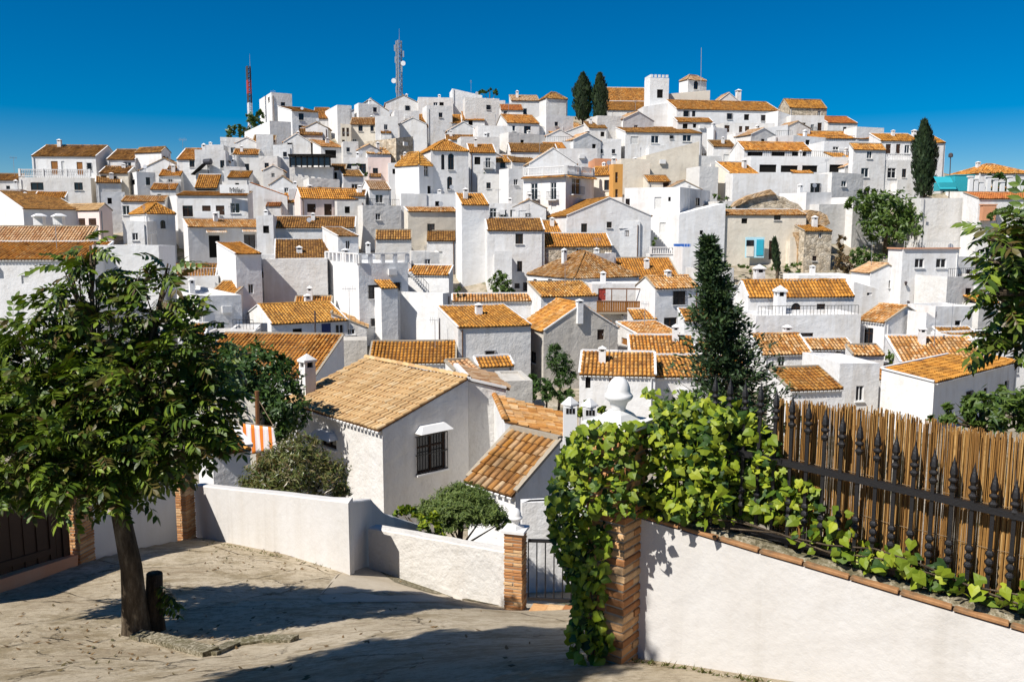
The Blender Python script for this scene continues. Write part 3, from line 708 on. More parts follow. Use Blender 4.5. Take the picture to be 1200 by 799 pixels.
h('sloping orange lean-to at the foot of the tower house', (240,270), 350, 366, 'sR', 330, -15, D=78, dep=3)
h('white and blue-shaded house with dark awning below the orange lean-to', (188,232,283), 352, 400, a=28, D=69, op='k255,378,263,387')
h('little orange roof low among the leaves of the street tree', (208,240), 393, 410, 'sR', 380, 8, D=62)
h('white pent house with pinkish tiled roof and one dark window', (423,433,458), 222, 248, 'gR', 213, 10, op='k440,228,449,238', D=112, tile='tile_pale', dent=False)
h('grey-mauve block with tall dark doorway above the pinkish pent roof', (431,458), 187, 214, a=8, mat='pink', op='k437,197,443,211', D=122)
h('house with dark shaded verandah and balcony, plants hanging in front', (403,433), 188, 212, a=6, op='k406,192,418,206 k421,192,429,204', D=124)
h('narrow house with brown pent roof and one dark window beside the verandah', (387,405), 199, 218, 'sR', 193, 6, op='k388,202,395,210', D=121, tile='tile_brown', dent=False)
h('plain white wall house carrying the black glazed sunroom', (339,390), 197, 220, a=5, mat='oldwhite', par=.1, D=119)
h('hipped orange roof house with tall dark side window below the stone ruin', (463,491,507), 193, 238, 'hip', 178, 52, op='k497,190,502,207 k501,218,505,228', D=112, tile='tile_yellow', dent=False)
h('white bay house with orange hip roof and two tall arched windows', (486,505,549), 176, 234, 'hip', 166, 14, op='a517,181,521,199 a525,180,532,199 a524,207,530,222', D=114, dent=False)
h('white house with two dark balcony doors right of the arched bay', (550,581), 179, 208, 'sR', 169, 8, op='k556,184,563,193 B569,185,575,197', D=121, dent=False)
h('tiny orange roofed cabin with one window right of the balcony doors', (581,599), 190, 204, 'sR', 182, 8, op='k586,190,592,197', D=125, dent=False)
# -- upper left cluster under the red mast
h('tall white skyline tower with parapet right of the red and white mast', (304,318,342), 111, 140, a=26, op='k314,114,316,119', D=158)
h('white house with grey shaded front and two windows right of the skyline tower', (326,342,373), 130, 168, 'sR', 125, 22, op='w350,133,356,141 w350,147,355,154', D=148, tile='tile_brown', dent=False)
h('bare white stepped block with grey shaded flank below the skyline tower', (286,316,341), 144, 184, a=24, D=141)
h('pure white gabled cottage with one window and little railings', (332,364), 167, 188, 'gL', 157, 8, op='g337,166,342,175', dep=4, D=135, tile='tile_pale', dent=False)
h('white cube house on the far left slope below the bushes', (258,290), 163, 184, a=14, D=143)
h('low white house left of the bushes with slanted parapet', (236,262), 172, 190, a=10, D=136)
h('white house with thin orange roof strip and one square window on the left slope', (273,303), 181, 208, 'sR', 175, 10, op='w287,192,292,200', D=129, dent=False)
h('white block with wide dark window under a small orange roof', (362,376,402), 172, 198, 'sR', 164, 18, op='k381,176,394,183', D=131, dent=False)
h('ochre trimmed house with two brown windows and a low orange roof', (410,449), 146, 172, 'gR', 139, 5, mat='cream', op='w420,147,425,154 w434,147,438,154 k413,163,418,169', D=143, dent=False)
h('shaded gap house with brown shutters left of the ochre trimmed house', (399,411), 148, 178, a=5, mat='beige', op='d401,150,404,160 d401,164,404,174 d406,150,409,160', D=141)
h('weathered beige and grey stone ruin with a bare broken top', (427,464,484), 162, 194, 'su', 160, 46, mat='stone', D=131)
h('tall white slab house left of the white gable on the ridge', (381,395,412), 125, 162, a=20, D=150)
h('orange roofed white house between tower and slab house on the ridge', (366,384), 139, 150, 'gR', 127, 8, D=156, dent=False)
h('wide white gable on the ridge left of the lattice mast', (410,459), 132, 144, 'gL', 116, 8, dep=6, D=158, tile='tile_pale', dent=False, op='k440,126,445,131')
h('white house with single window standing under the lattice mast', (452,493), 121, 140, 'gL', 112, 10, dep=6, D=160, tile='tile_pale', dent=False, op='k475,124,480,130')
h('bright white tall block below the lattice mast house', (462,491), 132, 182, a=14, D=146)
h('white flat house with two slit windows left of the slanted slab', (490,531), 116, 140, a=8, op='k508,120,513,124 k515,120,520,124', D=159)
h('white slab house with a slanting top at the highest ridge', (530,565), 104, 128, 'su', 112, 10, D=164)
h('orange roofed house with a wooden balcony below the slit-window house', (489,541), 144, 160, 'gR', 135, 5, op='k492,147,500,154 k508,147,516,154', D=149, dent=False)
h('little house with orange roof and one window right of the wooden balcony', (542,568), 141, 162, 'gR', 132, 6, op='k549,141,554,147', D=151, dent=False)
h('white gable with curved flank below the small orange roofs', (524,562), 154, 172, 'gL', 143, 8, dep=4, D=142, tile='tile_pale', dent=False)
h('brown pent roof cottage with a low white wall, right of the white block', (522,556), 164, 176, 'sR', 158, 6, D=137, tile='tile_brown', dent=False)
h('stepped white house below the umbrella-shaped tree on the ridge', (565,592), 120, 142, a=10, D=160, op='k585,124,588,128')
h('low house with dark red-brown roof left of the square turret', (587,613), 129, 142, 'sR', 123, 5, D=157, tile='tile_red', dent=False, op='k590,130,594,136')
h('white house with tiled cornice left of the square turret', (599,632), 118, 140, 'sR', 112, 6, D=161, tile='tile_pale', dent=False)
h('square white turret with brown pyramid roof on the ridge', (632,640,665), 115, 150, 'hip', 106, 20, D=152, tile='tile_brown', dent=False)
h('white house with orange roof and tall dark door in the upper middle', (580,594,632), 144, 172, 'gR', 135, 8, op='k597,147,604,154 k614,148,622,160', D=141, dent=False)
h('white terraced block stepping down right of the tall dark door', (631,660), 150, 176, a=14, D=143, op='k640,156,644,160')
h('tiny orange roof patch between white gables in the upper middle', (655,690), 152, 168, 'sR', 143, 20, D=146, dent=False)
h('low white double gable left of the twin cypresses', (660,712), 156, 178, 'gL', 146, 6, dep=5, D=143, tile='tile_pale', dent=False)
h('white house with wide brown roof above the balustraded house', (598,654), 178, 204, 'gR', 169, 5, D=127, tile='tile_brown', dent=False, op='k640,180,645,186')
h('blank white walls climbing below the twin cypresses', (640,692), 168, 200, a=12, D=134, op='k668,176,672,181')
i = h('white corner house with shuttered balcony windows and a balustraded roof terrace', (613,663,696), 206, 264, a=52, par=.15, op='B622,215,630,234 B645,214,652,234 B670,209,680,228 s622,238,629,246 s646,237,652,246', D=105)
I_BAL = i
h('white attic storey with slanted roof set back on the roof terrace', (620,676), 192, 202, 'gL', 174, 8, D=112, dep=4, tile='tile_pale', dent=False, op='k644,186,654,193')
h('house with yellow roof and ochre side wall next to the balustraded corner house', (692,720,729), 205, 244, 'gL', 196, 66, mat='cream', op='w708,211,715,223', D=110, tile='tile_yellow', dent=False)
h('terracotta rendered roof storey above the yellow roof', (697,723), 187, 200, a=5, mat='terracotta', D=118, par=.1)
h('tall narrow ochre wall with brown shutters beside the beige gables', (719,730), 196, 244, a=10, mat='ochre', D=108.5, dep=2, op='d721,202,724,214 d721,222,724,234')
h('white cube house with two small holes and toothed parapet under the church', (690,728), 165, 200, a=6, op='k702,175,706,180 k717,175,721,180', D=136)
# -- church hill
h('long church nave with pale orange roof on the crest', (706,764), 119, 132, 'sR', 103, 4, mat='cream', D=163, tile='tile_orange', dent=False, dep=7, verge=True)
h('church aisle with lower orange roof and white wall', (711,765), 129, 148, 'sR', 119, 4, D=157, dent=False, dep=4, op='k735,132,738,136')
I_TOW = h('white church tower with toothed parapet and one deep belfry opening', (762,784), 92, 150, a=8, op='k770,105,777,115', D=152, dep=3.4, par=.2, cat='tower', name='church_tower')
h('white wall mass stepping down at the foot of the church tower', (754,796), 125, 152, 'su', 119, 6, D=151, dep=4)
h('octagon-like bell tower with small orange pyramid roof and arched opening', (796,806,828), 93, 124, 'hip', 84, 26, op='a813,95,818,105', D=160, tile='tile_pale', dent=False, cat='tower', name='bell_tower')
h('pale church body below the bell tower', (784,832), 110, 128, 'su', 106, 6, mat='cream', D=156, op='k803,118,812,122')
h('long white church wing with low orange roof and a row of small square windows', (793,914), 128, 154, 'gR', 118, 8, op='k801,130,807,137 k811,130,815,137 k852,133,858,140 k872,134,878,141 k892,135,898,142', D=147, dent=False, tile='tile_orange')
h('white gabled roof lantern with round chimney behind the church wing', (839,869), 121, 130, 'gL', 108, 8, dep=4, D=157, tile='tile_pale', dent=False, ch=((865,116,106),))
h('blank grey shaded gable end closing the church wing', (912,930), 130, 162, 'su', 136, 20, D=146)
h('long white house with brown eave and three shuttered windows', (706,733,823), 155, 192, 'gR', 149, 8, op='s739,160,748,169 v763,159,772,168 k785,159,789,163 v800,158,810,166', D=137, tile='tile_brown', dent=False)
h('stepped white house with orange strip below the church wing', (794,836), 143, 166, 'sR', 138, 6, D=143, dent=False, op='k800,145,806,151 k812,145,816,150')
h('slim white block with two arched windows under the church wing', (829,836,852), 152, 200, a=24, op='a838,171,841,182 a844,170,847,181', D=136)
h('white wall with brown windows and stains below the church wing', (848,908), 146, 172, a=8, mat='oldwhite', op='d849,147,855,155 d866,148,870,157 d873,148,878,157', D=141)
h('white pent house with slanted top right of the stained wall', (862,923), 156, 176, 'su', 146, 10, D=138)
h('stone house with orange roof standing alone on the right skyline', (911,925,969), 126, 144, 'gR', 116, 10, mat='stone', op='k958,130,962,136', D=153, dent=False)
h('white house with small balcony below the skyline stone house', (927,966), 138, 164, a=6, op='k939,144,944,154 B950,146,954,154 d958,144,963,155', D=145)
h('low house with reddish roof right of the skyline stone house', (970,1005), 144, 162, 'gR', 137, 8, D=148, tile='tile_red', dent=False, op='k988,149,992,154')
h('big bare beige gable wall in the right middle of the village', (757,819), 182, 226, 'su', 166, 6, mat='beige', D=118, dep=5)
h('lower bare beige wall left of the beige gable', (728,762), 187, 230, a=6, mat='beige', D=115, par=.05)
h('little pent roof with brown shutter stuck on the beige gable', (759,786), 213, 230, 'sR', 206, 6, mat='cream', op='d777,214,784,222', D=113, dent=False)
h('bright white house with three small windows below the beige gables', (732,797,832), 222, 292, a=62, op='s767,231,775,245 k783,231,786,236 s773,261,780,273 k733,233,738,241 w815,232,820,241', D=100)
h('white house with a slanting orange roof edge beside the ruin', (796,850), 251, 292, 'su', 238, 8, D=98, dep=4, op='k820,270,824,275')
h('cream gable house with thin yellow roof edge above the ruin', (838,855,889), 203, 236, 'sR', 190, 20, mat='cream', D=115, dent=False)
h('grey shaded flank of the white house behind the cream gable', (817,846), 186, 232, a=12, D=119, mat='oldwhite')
h('long terraced house with orange roof and shaded loggia', (856,872,951), 176, 196, 'gR', 167, 8, op='k876,178,894,183 k904,178,920,183 k928,178,945,183', D=126, dent=False)
h('white terrace with solid parapet below the shaded loggia', (880,996), 186, 212, a=6, op='k890,193,910,202 k915,194,935,202 k940,194,958,202 k972,193,988,202', D=121, dep=3)
h('blank white house with one barred window above the ruin', (859,972), 204, 246, a=6, op='g950,215,961,226 k976,230,980,235', D=113, par=.15)
h('white house with arched vents on the right slope', (966,1003), 168, 196, a=8, op='k976,172,983,176 k992,178,998,184', D=131)
h('long low orange roof over the right skyline row', (941,1040), 162, 178, 'sR', 154, 6, D=138, dent=False, dep=5)
h('white three-storey house with shuttered windows on the right slope', (995,1000,1038), 175, 234, 'sR', 167, 10, op='v1016,177,1022,186 v1009,197,1018,208 k1012,222,1019,230', D=119, dent=False)
h('white house with recessed balcony left of the tall single cypress', (1036,1080), 190, 236, a=8, op='v1040,197,1050,209 w1057,198,1062,208 k1055,220,1063,228 k1068,221,1072,229', D=120, bal=(1037,1072,189,1.0))
h('recessed upper storey with orange roof and brown doors behind the balcony', (1032,1078), 165, 188, 'sR', 157, 6, op='d1038,169,1044,180 d1050,169,1055,180 k1060,170,1066,180', D=124, dent=False)
h('tall end house with orange roof edge right of the single cypress', (1068,1108), 167, 212, 'sR', 159, 6, op='d1088,170,1098,183 k1092,190,1097,197', D=125, dent=False, ch=((1071,162,153),))
# -- ruin and right flank
def jag(name, label, pts, D, th, mat, cat='ruin'):
    V0 = [P(x, y, D) for x, y in pts]; b = MB(); n = len(V0); bk = Vector((0, th, 0))
    b.poly(V0); b.poly([v + bk for v in V0][::-1])
    for i in range(n): b.quad(V0[i], V0[(i+1) % n], V0[(i+1) % n] + bk, V0[i] + bk)
    return top(name, b, mat, label, cat, V0[0])
jag('ruined_wall', 'broken stone gable of the roofless ruin', [(860,272),(861,250),(866,240),(873,236),(884,229),(896,227),(905,225),(912,230),(919,231),(926,236),(935,239),(941,246),(943,258),(943,272)], 104, .7, 'stone')
jag('ruined_wall', 'sagging strip of mossy broken roof on the stone ruin', [(858,243),(864,236),(878,229),(893,225),(903,222),(910,228),(903,228),(892,230),(878,234),(866,241)], 103.6, 1.6, 'rubble')
jag('ruined_wall', 'collapsed earthy roof mound right of the stone gable', [(938,264),(942,252),(950,246),(961,248),(969,252),(973,262),(966,266),(950,266)], 101, 3, 'rubble')
h('ruined beige house front with blue-washed doorway and patchy render', (843,945), 252, 312, 'sR', 246, 4, mat='beige', op='k869,256,876,262 k907,252,915,258 d901,282,908,304', D=99, dep=2.5, tile='tile_weathered', dent=False)
h('small rubble stone hut with thin orange roof beside the ruin', (943,975), 271, 314, 'sR', 264, 6, mat='stone', op='k959,272,963,279 k952,300,957,306', D=97, dent=False, dep=3)
h('white house with low orange roof and balustraded niche balcony, grey gable', (637,664,763), 253, 304, 'gL', 232, 10, op='w681,262,688,273 k711,260,717,267 k726,260,734,267', D=96, dent=False)
h('small house with ribbed orange roof over a dark stone wall', (637,717), 289, 308, 'sR', 274, 5, mat='stone', op='k675,291,682,298', D=92, tile='tile_yellow', dent=False, ch=((699,302,291,-.2),))
h('sliver of orange roof behind the ribbed roof house', (634,663), 273, 284, 'sR', 259, 6, D=98, tile='tile_yellow', dent=False)
h('large hipped orange roof house in the village centre with shaded front', (618,673,749), 326, 348, 'hip', 296, 30, op='d625,327,629,335 d642,327,647,335', D=83, seg=4, dent=False)
h('long orange roof running right behind the large hipped roof', (716,797), 327, 342, 'sR', 303, 4, D=88, dent=False)
h('small lean-to roof with white side wall below the large hipped roof', (618,634,700), 348, 370, 'sR', 331, 18, op='k653,344,659,350', D=77, dent=False, dep=4)
i = h('white house with brown wooden balcony and a red door', (694,771), 334, 388, a=5, par=.1, op='r701,338,710,352', D=79); I_WB = i
h('white house with orange roof and one yellowish barred window', (745,768,819), 338, 394, 'gR', 325, 20, op='g789,341,803,357 k778,372,793,385', D=75)
h('rough grey stone gable house with orange roof and iron balcony frame', (610,637,724), 388, 442, 'gL', 357, 20, mat='grey', op='k622,412,628,425 d700,386,708,398', D=65, ch=((679,364,351,.2),), tile='tile_orange', dent=False)
h('small brown roofed house with grey flank right of the iron balcony', (722,748,796), 393, 412, 'sR', 380, 16, mat='oldwhite', D=67, op='o728,396,735,404', tile='tile_weathered', dent=False)
h('low orange roof with scalloped white eave left of the dark conifer', (738,816), 414, 426, 'sR', 393, -4, D=62, tile='tile_orange')
h('white cottage with broad orange roof behind the white ball finial', (679,768), 438, 470, 'sR', 412, -8, op='k686,441,692,455 o714,442,719,462', D=54, seg=5)
h('white cottage with orange roof end beside the conifer foot', (768,852), 441, 474, 'sR', 417, 3, D=55, seg=5)
h('white pent house with orange roof left of the conifer, pipe at corner', (802,852), 376, 414, 'sR', 362, 5, op='k822,382,830,395', D=71)
h('large orange roofed house with white ridge, arched door and shaded porch', (860,877,1001), 348, 404, 'gR', 319, 7, op='a927,355,938,373 k957,356,967,371', D=74, ch=((913,372,337,-.3),(889,338,312,.9)), pw=.3)
h('white porch wing with arched window below the large orange roof', (862,906), 372, 400, a=6, op='a887,367,896,386', D=72, par=.5)
h('long white terrace wall with one low window under the large orange roof', (886,1009), 373, 416, a=6, op='k938,390,953,398', D=69, par=.3, dep=4)
h('house with orange roof and mauve front below the terrace wall', (866,893,951), 415, 442, 'gR', 393, 8, op='k912,417,920,431', D=63)
h('narrow house with small orange roof and two doors beside the mauve front', (949,1001), 409, 446, 'sR', 397, 4, op='d955,412,963,431 d979,411,985,426', D=64)
h('low bright orange roof just above the reed fence', (900,926,987), 457, 480, 'sR', 432, 10, D=51, seg=5)
h('white block with one tall dark window and outside steps above the reed fence', (984,1031), 432, 482, a=10, op='k1003,452,1012,470', D=57)
h('white house with orange roof facing left and an open dark loggia', (1005,1037,1086), 378, 430, 'gL', 360, 28, op='k1012,384,1023,404', D=69)
h('white parapet gables right of the open dark loggia', (1064,1086,1113), 366, 400, 'su', 384, 20, D=68)
h('long house with mossy orange roof and white eave near the right edge', (1056,1160), 425, 444, 'sR', 394, -6, op='k1095,428,1105,436', D=60, seg=5, tile='tile_weathered')
h('long white wall house with thin orange tile coping near the right edge', (1033,1095,1192), 448, 484, 'sR', 441, 40, D=52, dep=3)
h('small triangular orange roof behind the white steps', (1030,1063), 444, 460, 'sR', 427, 5, D=60)
h('flat grey-green roofed shed with one dark window', (936,1003), 323, 352, a=5, op='k960,326,970,332', D=87, par=.05, dep=4)
h('plain white wall house with one small window right of the shed', (1001,1040), 330, 362, 'su', 342, 10, op='k1016,340,1022,346', D=83)
i = h('square white house with dark garage door and two framed windows', (1041,1058,1124), 295, 372, a=12, op='v1072,303,1083,314 v1097,303,1109,314 G1070,345,1104,369', D=82, par=.25); I_GAR = i
h('grey shaded wing behind the square garage house', (1122,1146), 304, 380, a=20, D=85)
h('huge smooth pale wall on the right slope below the teal canopy', (1080,1152), 232, 300, a=4, mat='oldwhite', D=100, par=.05)
h('right edge house with reddish roof edge and brick-red window bay', (1147,1260), 233, 300, 'sR', 226, 4, op='', D=97, tile='tile_red', dent=False, dep=3)
h('far right house with orange roof behind the row of white columns', (1148,1210), 203, 226, 'hip', 193, 8, D=118, dent=False)
h('dark tile lean-to roof behind the right tree branches', (1108,1150), 398, 420, 'sR', 384, 5, D=66, tile='tile_brown')
h('low white house under the right tree branches', (1140,1230), 402, 460, a=8, D=62)
# plain cubes, lean-tos and gables packed between the named houses
FILL = {'f': ('blank white cube house wedged between larger village houses', 'blank white cubes packed into the village'),
        'g': ('plain white gable end wedged between larger village houses', 'plain white gables packed into the village'),
        'o': ('little white lean-to with an orange tile roof strip, wedged between houses', 'orange lean-tos packed into the village'),
        'b': ('little white lean-to with a mossy brown roof strip, wedged between houses', 'brown lean-tos packed into the village')}
RF = random.Random(4)
NAMED = list(HOUSES); USED = set()
def short(lb):
    for cut in (' with ', ' between ', ' behind ', ' below ', ' under ', ' above ', ' beside ', ' left of', ' right of', ' in the ', ' on the ', ' of the ', ',', ' facing ', ' carrying ', ' running ', ' topped ', ' tucked ', ' joined ', ' standing ', ' stuck ', ' wedged ', ' closing ', ' growing ', ' continuing ', ' over ', ' near '):
        lb = lb.split(cut)[0]
    return ' '.join(lb.split()[:7])
def fill_label(kind, x, y, D, op):
    what = {'f': 'blank white cube house', 'g': 'plain white gable end', 'o': 'little orange-roofed lean-to', 'b': 'little brown-roofed lean-to'}[op[0]]
    if len(op) > 1: what = what.replace('blank', 'small') + ' with one dark window'
    for n_ in sorted(NAMED, key=lambda q: (q[0] - x) ** 2 + (q[1] - y) ** 2 + (q[2] - D) ** 2 * 4)[:6]:
        lb = '%s %s the %s' % (what, 'uphill of' if D > n_[2] else 'downhill of', short(n_[3]))
        if lb not in USED and len(lb.split()) <= 16: USED.add(lb); return lb
    return kind
def fills(kind, rows):
    lb, gp = FILL[kind]
    for x0, x1, yt, yb, *rest in rows:
        a = RF.choice((4, 10, 16, 24)); mt = RF.choice(('white','white','oldwhite'))
        op = rest[0] if rest else ''
        if not op and RF.random() < .62:
            w_ = 4.5 if yb < 260 else 7; xm = x0 + (x1 - x0) * RF.uniform(.25, .7); ym = yt + RF.uniform(4, 7) * (1 if yb < 260 else 1.6); op = k((xm, ym, w_, w_ * 1.25))
        lb = fill_label(FILL[kind][0], (x0 + x1) / 2, yt, lerp(YB, yb), kind + op)
        if kind == 'f': house(lb, (x0, x1), yt, yb, a=a, mat=mt, op=op, par=RF.choice((.1,.3,.5)), dep=RF.uniform(3, 5), group=gp)
        elif kind == 'g': house(lb, (x0, x1), yt, yb, 'gL', yt - (x1 - x0) * .24, a=a, mat=mt, op=op, dep=4, tile='tile_pale', dent=False, group=gp)
        else: house(lb, (x0, x1), yt, yb, 'sR', yt - (7 if yb < 260 else 11), a=a, mat=mt, op=op, dent=False, tile='tile_orange' if kind == 'o' else 'tile_brown', group=gp, verge=RF.random() < .5)
k = lambda *q: ' '.join('k%g,%g,%g,%g' % (x, y, x + w, y + hh) for x, y, w, hh in q)
fills('f', [(247,277,182,200),(262,288,196,214,k((270,200,4,5))),(300,320,158,186),(303,325,186,206,k((310,191,5,6))),(320,342,172,198),(402,420,168,192,k((406,173,4,5))),(455,472,193,216,k((460,198,4,6))),
  (470,500,232,256),(395,427,236,262,k((404,242,6,8))),(338,362,222,240),(362,398,212,232,k((372,219,5,6))),(425,470,244,268,k((440,250,6,8))),(500,537,230,252,k((510,236,5,6))),(118,146,226,246,k((126,232,5,7))),(190,212,214,230),
  (0,24,222,234),(148,172,262,300),(205,256,330,352),(186,240,352,372),(300,320,256,300),(416,440,300,330),(440,482,312,346,k((452,322,5,7))),(482,515,296,330),(618,640,284,312),(636,668,352,372),(690,722,300,326,k((704,308,5,7))),
  (722,750,262,296,k((732,270,5,7))),(690,735,246,266),(729,760,236,262,k((742,244,5,7))),(800,842,296,326),(842,864,238,262),(820,860,318,350),(822,866,342,372),(1000,1036,232,262,k((1010,240,5,6))),(960,1000,240,262),(975,1012,205,236,k((986,212,6,7))),(945,975,226,256),
  (560,600,206,232,k((570,214,5,7))),(596,616,202,240,k((602,210,5,7))),(655,700,176,200),(676,700,196,216),(820,842,196,236),(908,930,160,186),(930,968,160,178,k((944,164,5,6))),(1004,1036,150,168),(700,740,138,160),(640,672,138,158,k((650,143,4,5))),
  (545,585,118,140),(440,466,140,166,k((450,146,4,6))),(420,445,122,142),(500,530,126,146),(560,600,150,176,k((570,156,4,6))),(540,585,164,190),(596,640,158,182,k((610,164,4,5))),(1110,1160,330,372),(1096,1140,366,398),(282,322,300,352),(270,300,390,420),(232,290,398,430)])
fills('g', [(276,302,168,184),(240,268,190,206,k((252,194,4,5))),(308,332,200,216,k((318,203,4,5))),(420,446,176,192),(505,530,208,228),(560,590,184,200),(640,672,160,176),(672,704,164,180),(730,766,140,158),(880,910,158,178,k((892,163,4,5))),(990,1020,196,214),(600,640,244,268,k((616,250,5,7))),(782,822,222,248),(920,950,150,166),(1020,1060,320,352),(468,500,146,160),(358,384,150,166),(700,734,268,296)])
fills('o', [(266,292,208,220),(186,212,206,218),(398,428,230,244),(430,458,180,192),(470,492,190,206),(512,542,214,228),(560,582,158,170),(640,664,174,188),(742,770,198,214),(785,812,190,206),(660,690,206,222),(980,1010,186,200),(1010,1040,186,200),(905,935,248,262),(600,636,268,284),(482,512,268,284),(440,476,292,306),(700,726,322,340),(742,770,374,392),(840,872,428,452),(1000,1036,416,440),(1075,1120,376,396),(560,602,430,450),(176,206,222,236),(40,76,232,242)])
fills('b', [(-20,22,211,226),(112,142,214,228),(196,226,198,212),(296,322,166,178),(350,378,158,170),(402,426,206,220),(530,560,186,198),(600,628,190,204),(690,712,150,164),(836,862,172,188),(905,940,186,200),(744,776,256,272),(500,534,282,298)])
def crenel(info, sides, h_=.8, sp=1.15, w=.34):
    up = Vector((0,0,1))
    for d, n_, L in sides:
        n = max(2, int(L / sp)); b = MB()
        for q in range(n + 1): b.obox(info['c'] + d * (L * q / n) - n_ * .13 + up * (h_ / 2 + .02), d * w / 2, n_ * .125, up * h_ / 2)
        b.bar(info['c'] - n_ * .13 + up * (h_ + .07), info['c'] + d * L - n_ * .13 + up * (h_ + .07), .3, .1); b.build('parapet_posts', 'white', info['root'])
crenel(I_CREN, ((I_CREN['l'], I_CREN['nL'], I_CREN['L2']), (I_CREN['r'], I_CREN['nR'], I_CREN['L1'])))
def merlons(info, n, h_=.45):
    b = MB(); up = Vector((0,0,1))
    for d, n_, L in ((info['r'], info['nR'], info['L1']), (info['l'], info['nL'], info['L2'])):
        for q in range(n): b.obox(info['c'] + d * (L * (q + .5) / n) - n_ * .12 + up * (.2 + h_ / 2), d * L / n * .3, n_ * .11, up * h_ / 2)
    b.build('merlons', 'white', info['root'])
merlons(I_TOW, 5)
# ------------------------------------------------------------------ foreground houses
F1 = house('house with broad tan tile roof, white hooded windows and tall chimney, below the street', (334,448,549), 503, 600, 'sL', 445, 43, D=30, tile='tile_tan', seg=6, pw=.24, op='g489,508,522,552 k376,508,394,524', dent=True, verge=False, ridge=False, mat='oldwhite')
_b = F1['c'] + F1['r'] * .75; _t = solve_t(_b.x, _b.y, _b.z + .3, F1['l'].x, F1['l'].y, 361)
chimney(F1['root'], _b + F1['l'] * _t + Vector((0,0,.3)), .5, 1.55, ang=R(43))
def hoodslab(F, d, n_, x0, x1, y, nm='window_hood'):
    sa, z = on_face(F['c'], d, x0, y); sb, _ = on_face(F['c'], d, x1, y); m_ = (sa + sb) / 2; w = abs(sb - sa) / 2
    b = MB(); c0 = Vector((F['c'].x + d.x * m_, F['c'].y + d.y * m_, z))
    up = Vector((0,0,1)); a = [c0 + d * i * w + n_ * q - up * .02 for i, q in ((-1,0),(1,0),(1,.42),(-1,.42))]
    t = [c0 + d * i * w * .7 + n_ * q + up * .22 for i, q in ((-1,0),(1,0),(1,.2),(-1,.2))]
    b.poly(a[::-1]); b.poly(t)
    for i in range(4): b.quad(a[i], a[(i+1)%4], t[(i+1)%4], t[i])
    b.build(nm, 'plain_white', F['root'])
hoodslab(F1, F1['r'], F1['nR'], 486, 524, 507); hoodslab(F1, F1['l'], F1['nL'], 372, 396, 507)
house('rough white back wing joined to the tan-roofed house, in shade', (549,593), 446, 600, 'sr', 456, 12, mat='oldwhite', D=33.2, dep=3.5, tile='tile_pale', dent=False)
house('stubby grey-beige wall block behind the tan-roofed house', (591,624), 449, 520, a=10, mat='grey', D=40, par=.1, dep=3)
house('white chimney hut with a scrap of pale tiles behind the tan roof', (522,534,562), 436, 470, 'sR', 424, 20, D=42, tile='tile_pale', dep=1.8, dent=False)
FB = house('low house with weathered two-tone barrel tile roof beside the ivy', (548,604,656), 578, 650, 'sL', 517, 45, D=24, tile='tile_weathered', seg=6, pw=.26, dent=True, vmat='mortar')
house('house with orange tile roof running down to the right, behind the weathered roof', (592,676), 495, 560, 'sr', 517, 6, D=29, dep=4.6, tile='tile_weathered', seg=6, pw=.24, dent=False, verge=False, ridge=False)
house('white garden wall behind the iron gate', (612,712), 590, 700, 'flat', a=8, D=20.5, dep=.3, par=.02, name='garden_wall', cat='wall')
house('pale beige shed wall behind the striped towel', (236,302), 468, 540, 'su', 464, 8, mat='cream', D=30, dep=3)
house('little blue-shaded shed with a small orange roof behind the low white wall', (243,249,293), 531, 590, 'sR', 508, 10, D=22, dep=1.8, tile='tile_orange', dent=False, pw=.2)
# ------------------------------------------------------------------ street
CTRL = [(737,770,5.85),(900,797,5.2),(595,715,13),(690,712,12.6),(410,665,14),(433,662,15),(230,628,18),(105,655,14.6),(0,690,12.6),(165,740,10),(300,765,8.6),
        (600,799,5.4),(300,799,6.6),(0,799,7.6),(0,740,9.6),(400,705,11.6),(520,705,12.2),(650,750,8),(480,740,8.8),(-200,800,7.8)]
cp_ = [P(*q) for q in CTRL] + [Vector((0,0,CZ-1.62)), Vector((2.5,2,CZ-1.9)), Vector((-8,0,CZ-1.7)), Vector((-9,4,CZ-2.8)), Vector((6,-3,CZ-1.2)), Vector((-2,-4,CZ-1.1))]
_n = len(cp_); _A = np.zeros((_n + 3, _n + 3)); _b = np.zeros(_n + 3)
def tps(d2): return 0.0 if d2 < 1e-9 else .5 * d2 * math.log(d2)
for i in range(_n):
    for j in range(_n): _A[i, j] = tps((cp_[i].x - cp_[j].x) ** 2 + (cp_[i].y - cp_[j].y) ** 2)
    _A[i, i] += .25; _A[i, _n:] = _A[_n:, i] = (1, cp_[i].x, cp_[i].y); _b[i] = cp_[i].z
_w = np.linalg.solve(_A, _b); _cx = np.array([q.x for q in cp_]); _cy = np.array([q.y for q in cp_])
_ea, _eb = None, None
def G(X, Y):
    z = G0(X, Y)
    if _ea is not None:
        d = _eb - _ea; L = d.length; d = d / L; s = (X - _ea.x) * d.x + (Y - _ea.y) * d.y; q = -(X - _ea.x) * d.y + (Y - _ea.y) * d.x
        f = min(max(q / .08, 0), 1) * min(max((s + 1.2) / 1.6, 0), 1) * (1 - min(max((q - 1.6) / 2.0, 0), 1))
        z -= .13 * f
    return z
def G0(X, Y):
    d2 = (_cx - X) ** 2 + (_cy - Y) ** 2 + 1e-9
    return float((_w[:_n] * .5 * d2 * np.log(d2)).sum() + _w[_n] + _w[_n+1] * X + _w[_n+2] * Y)
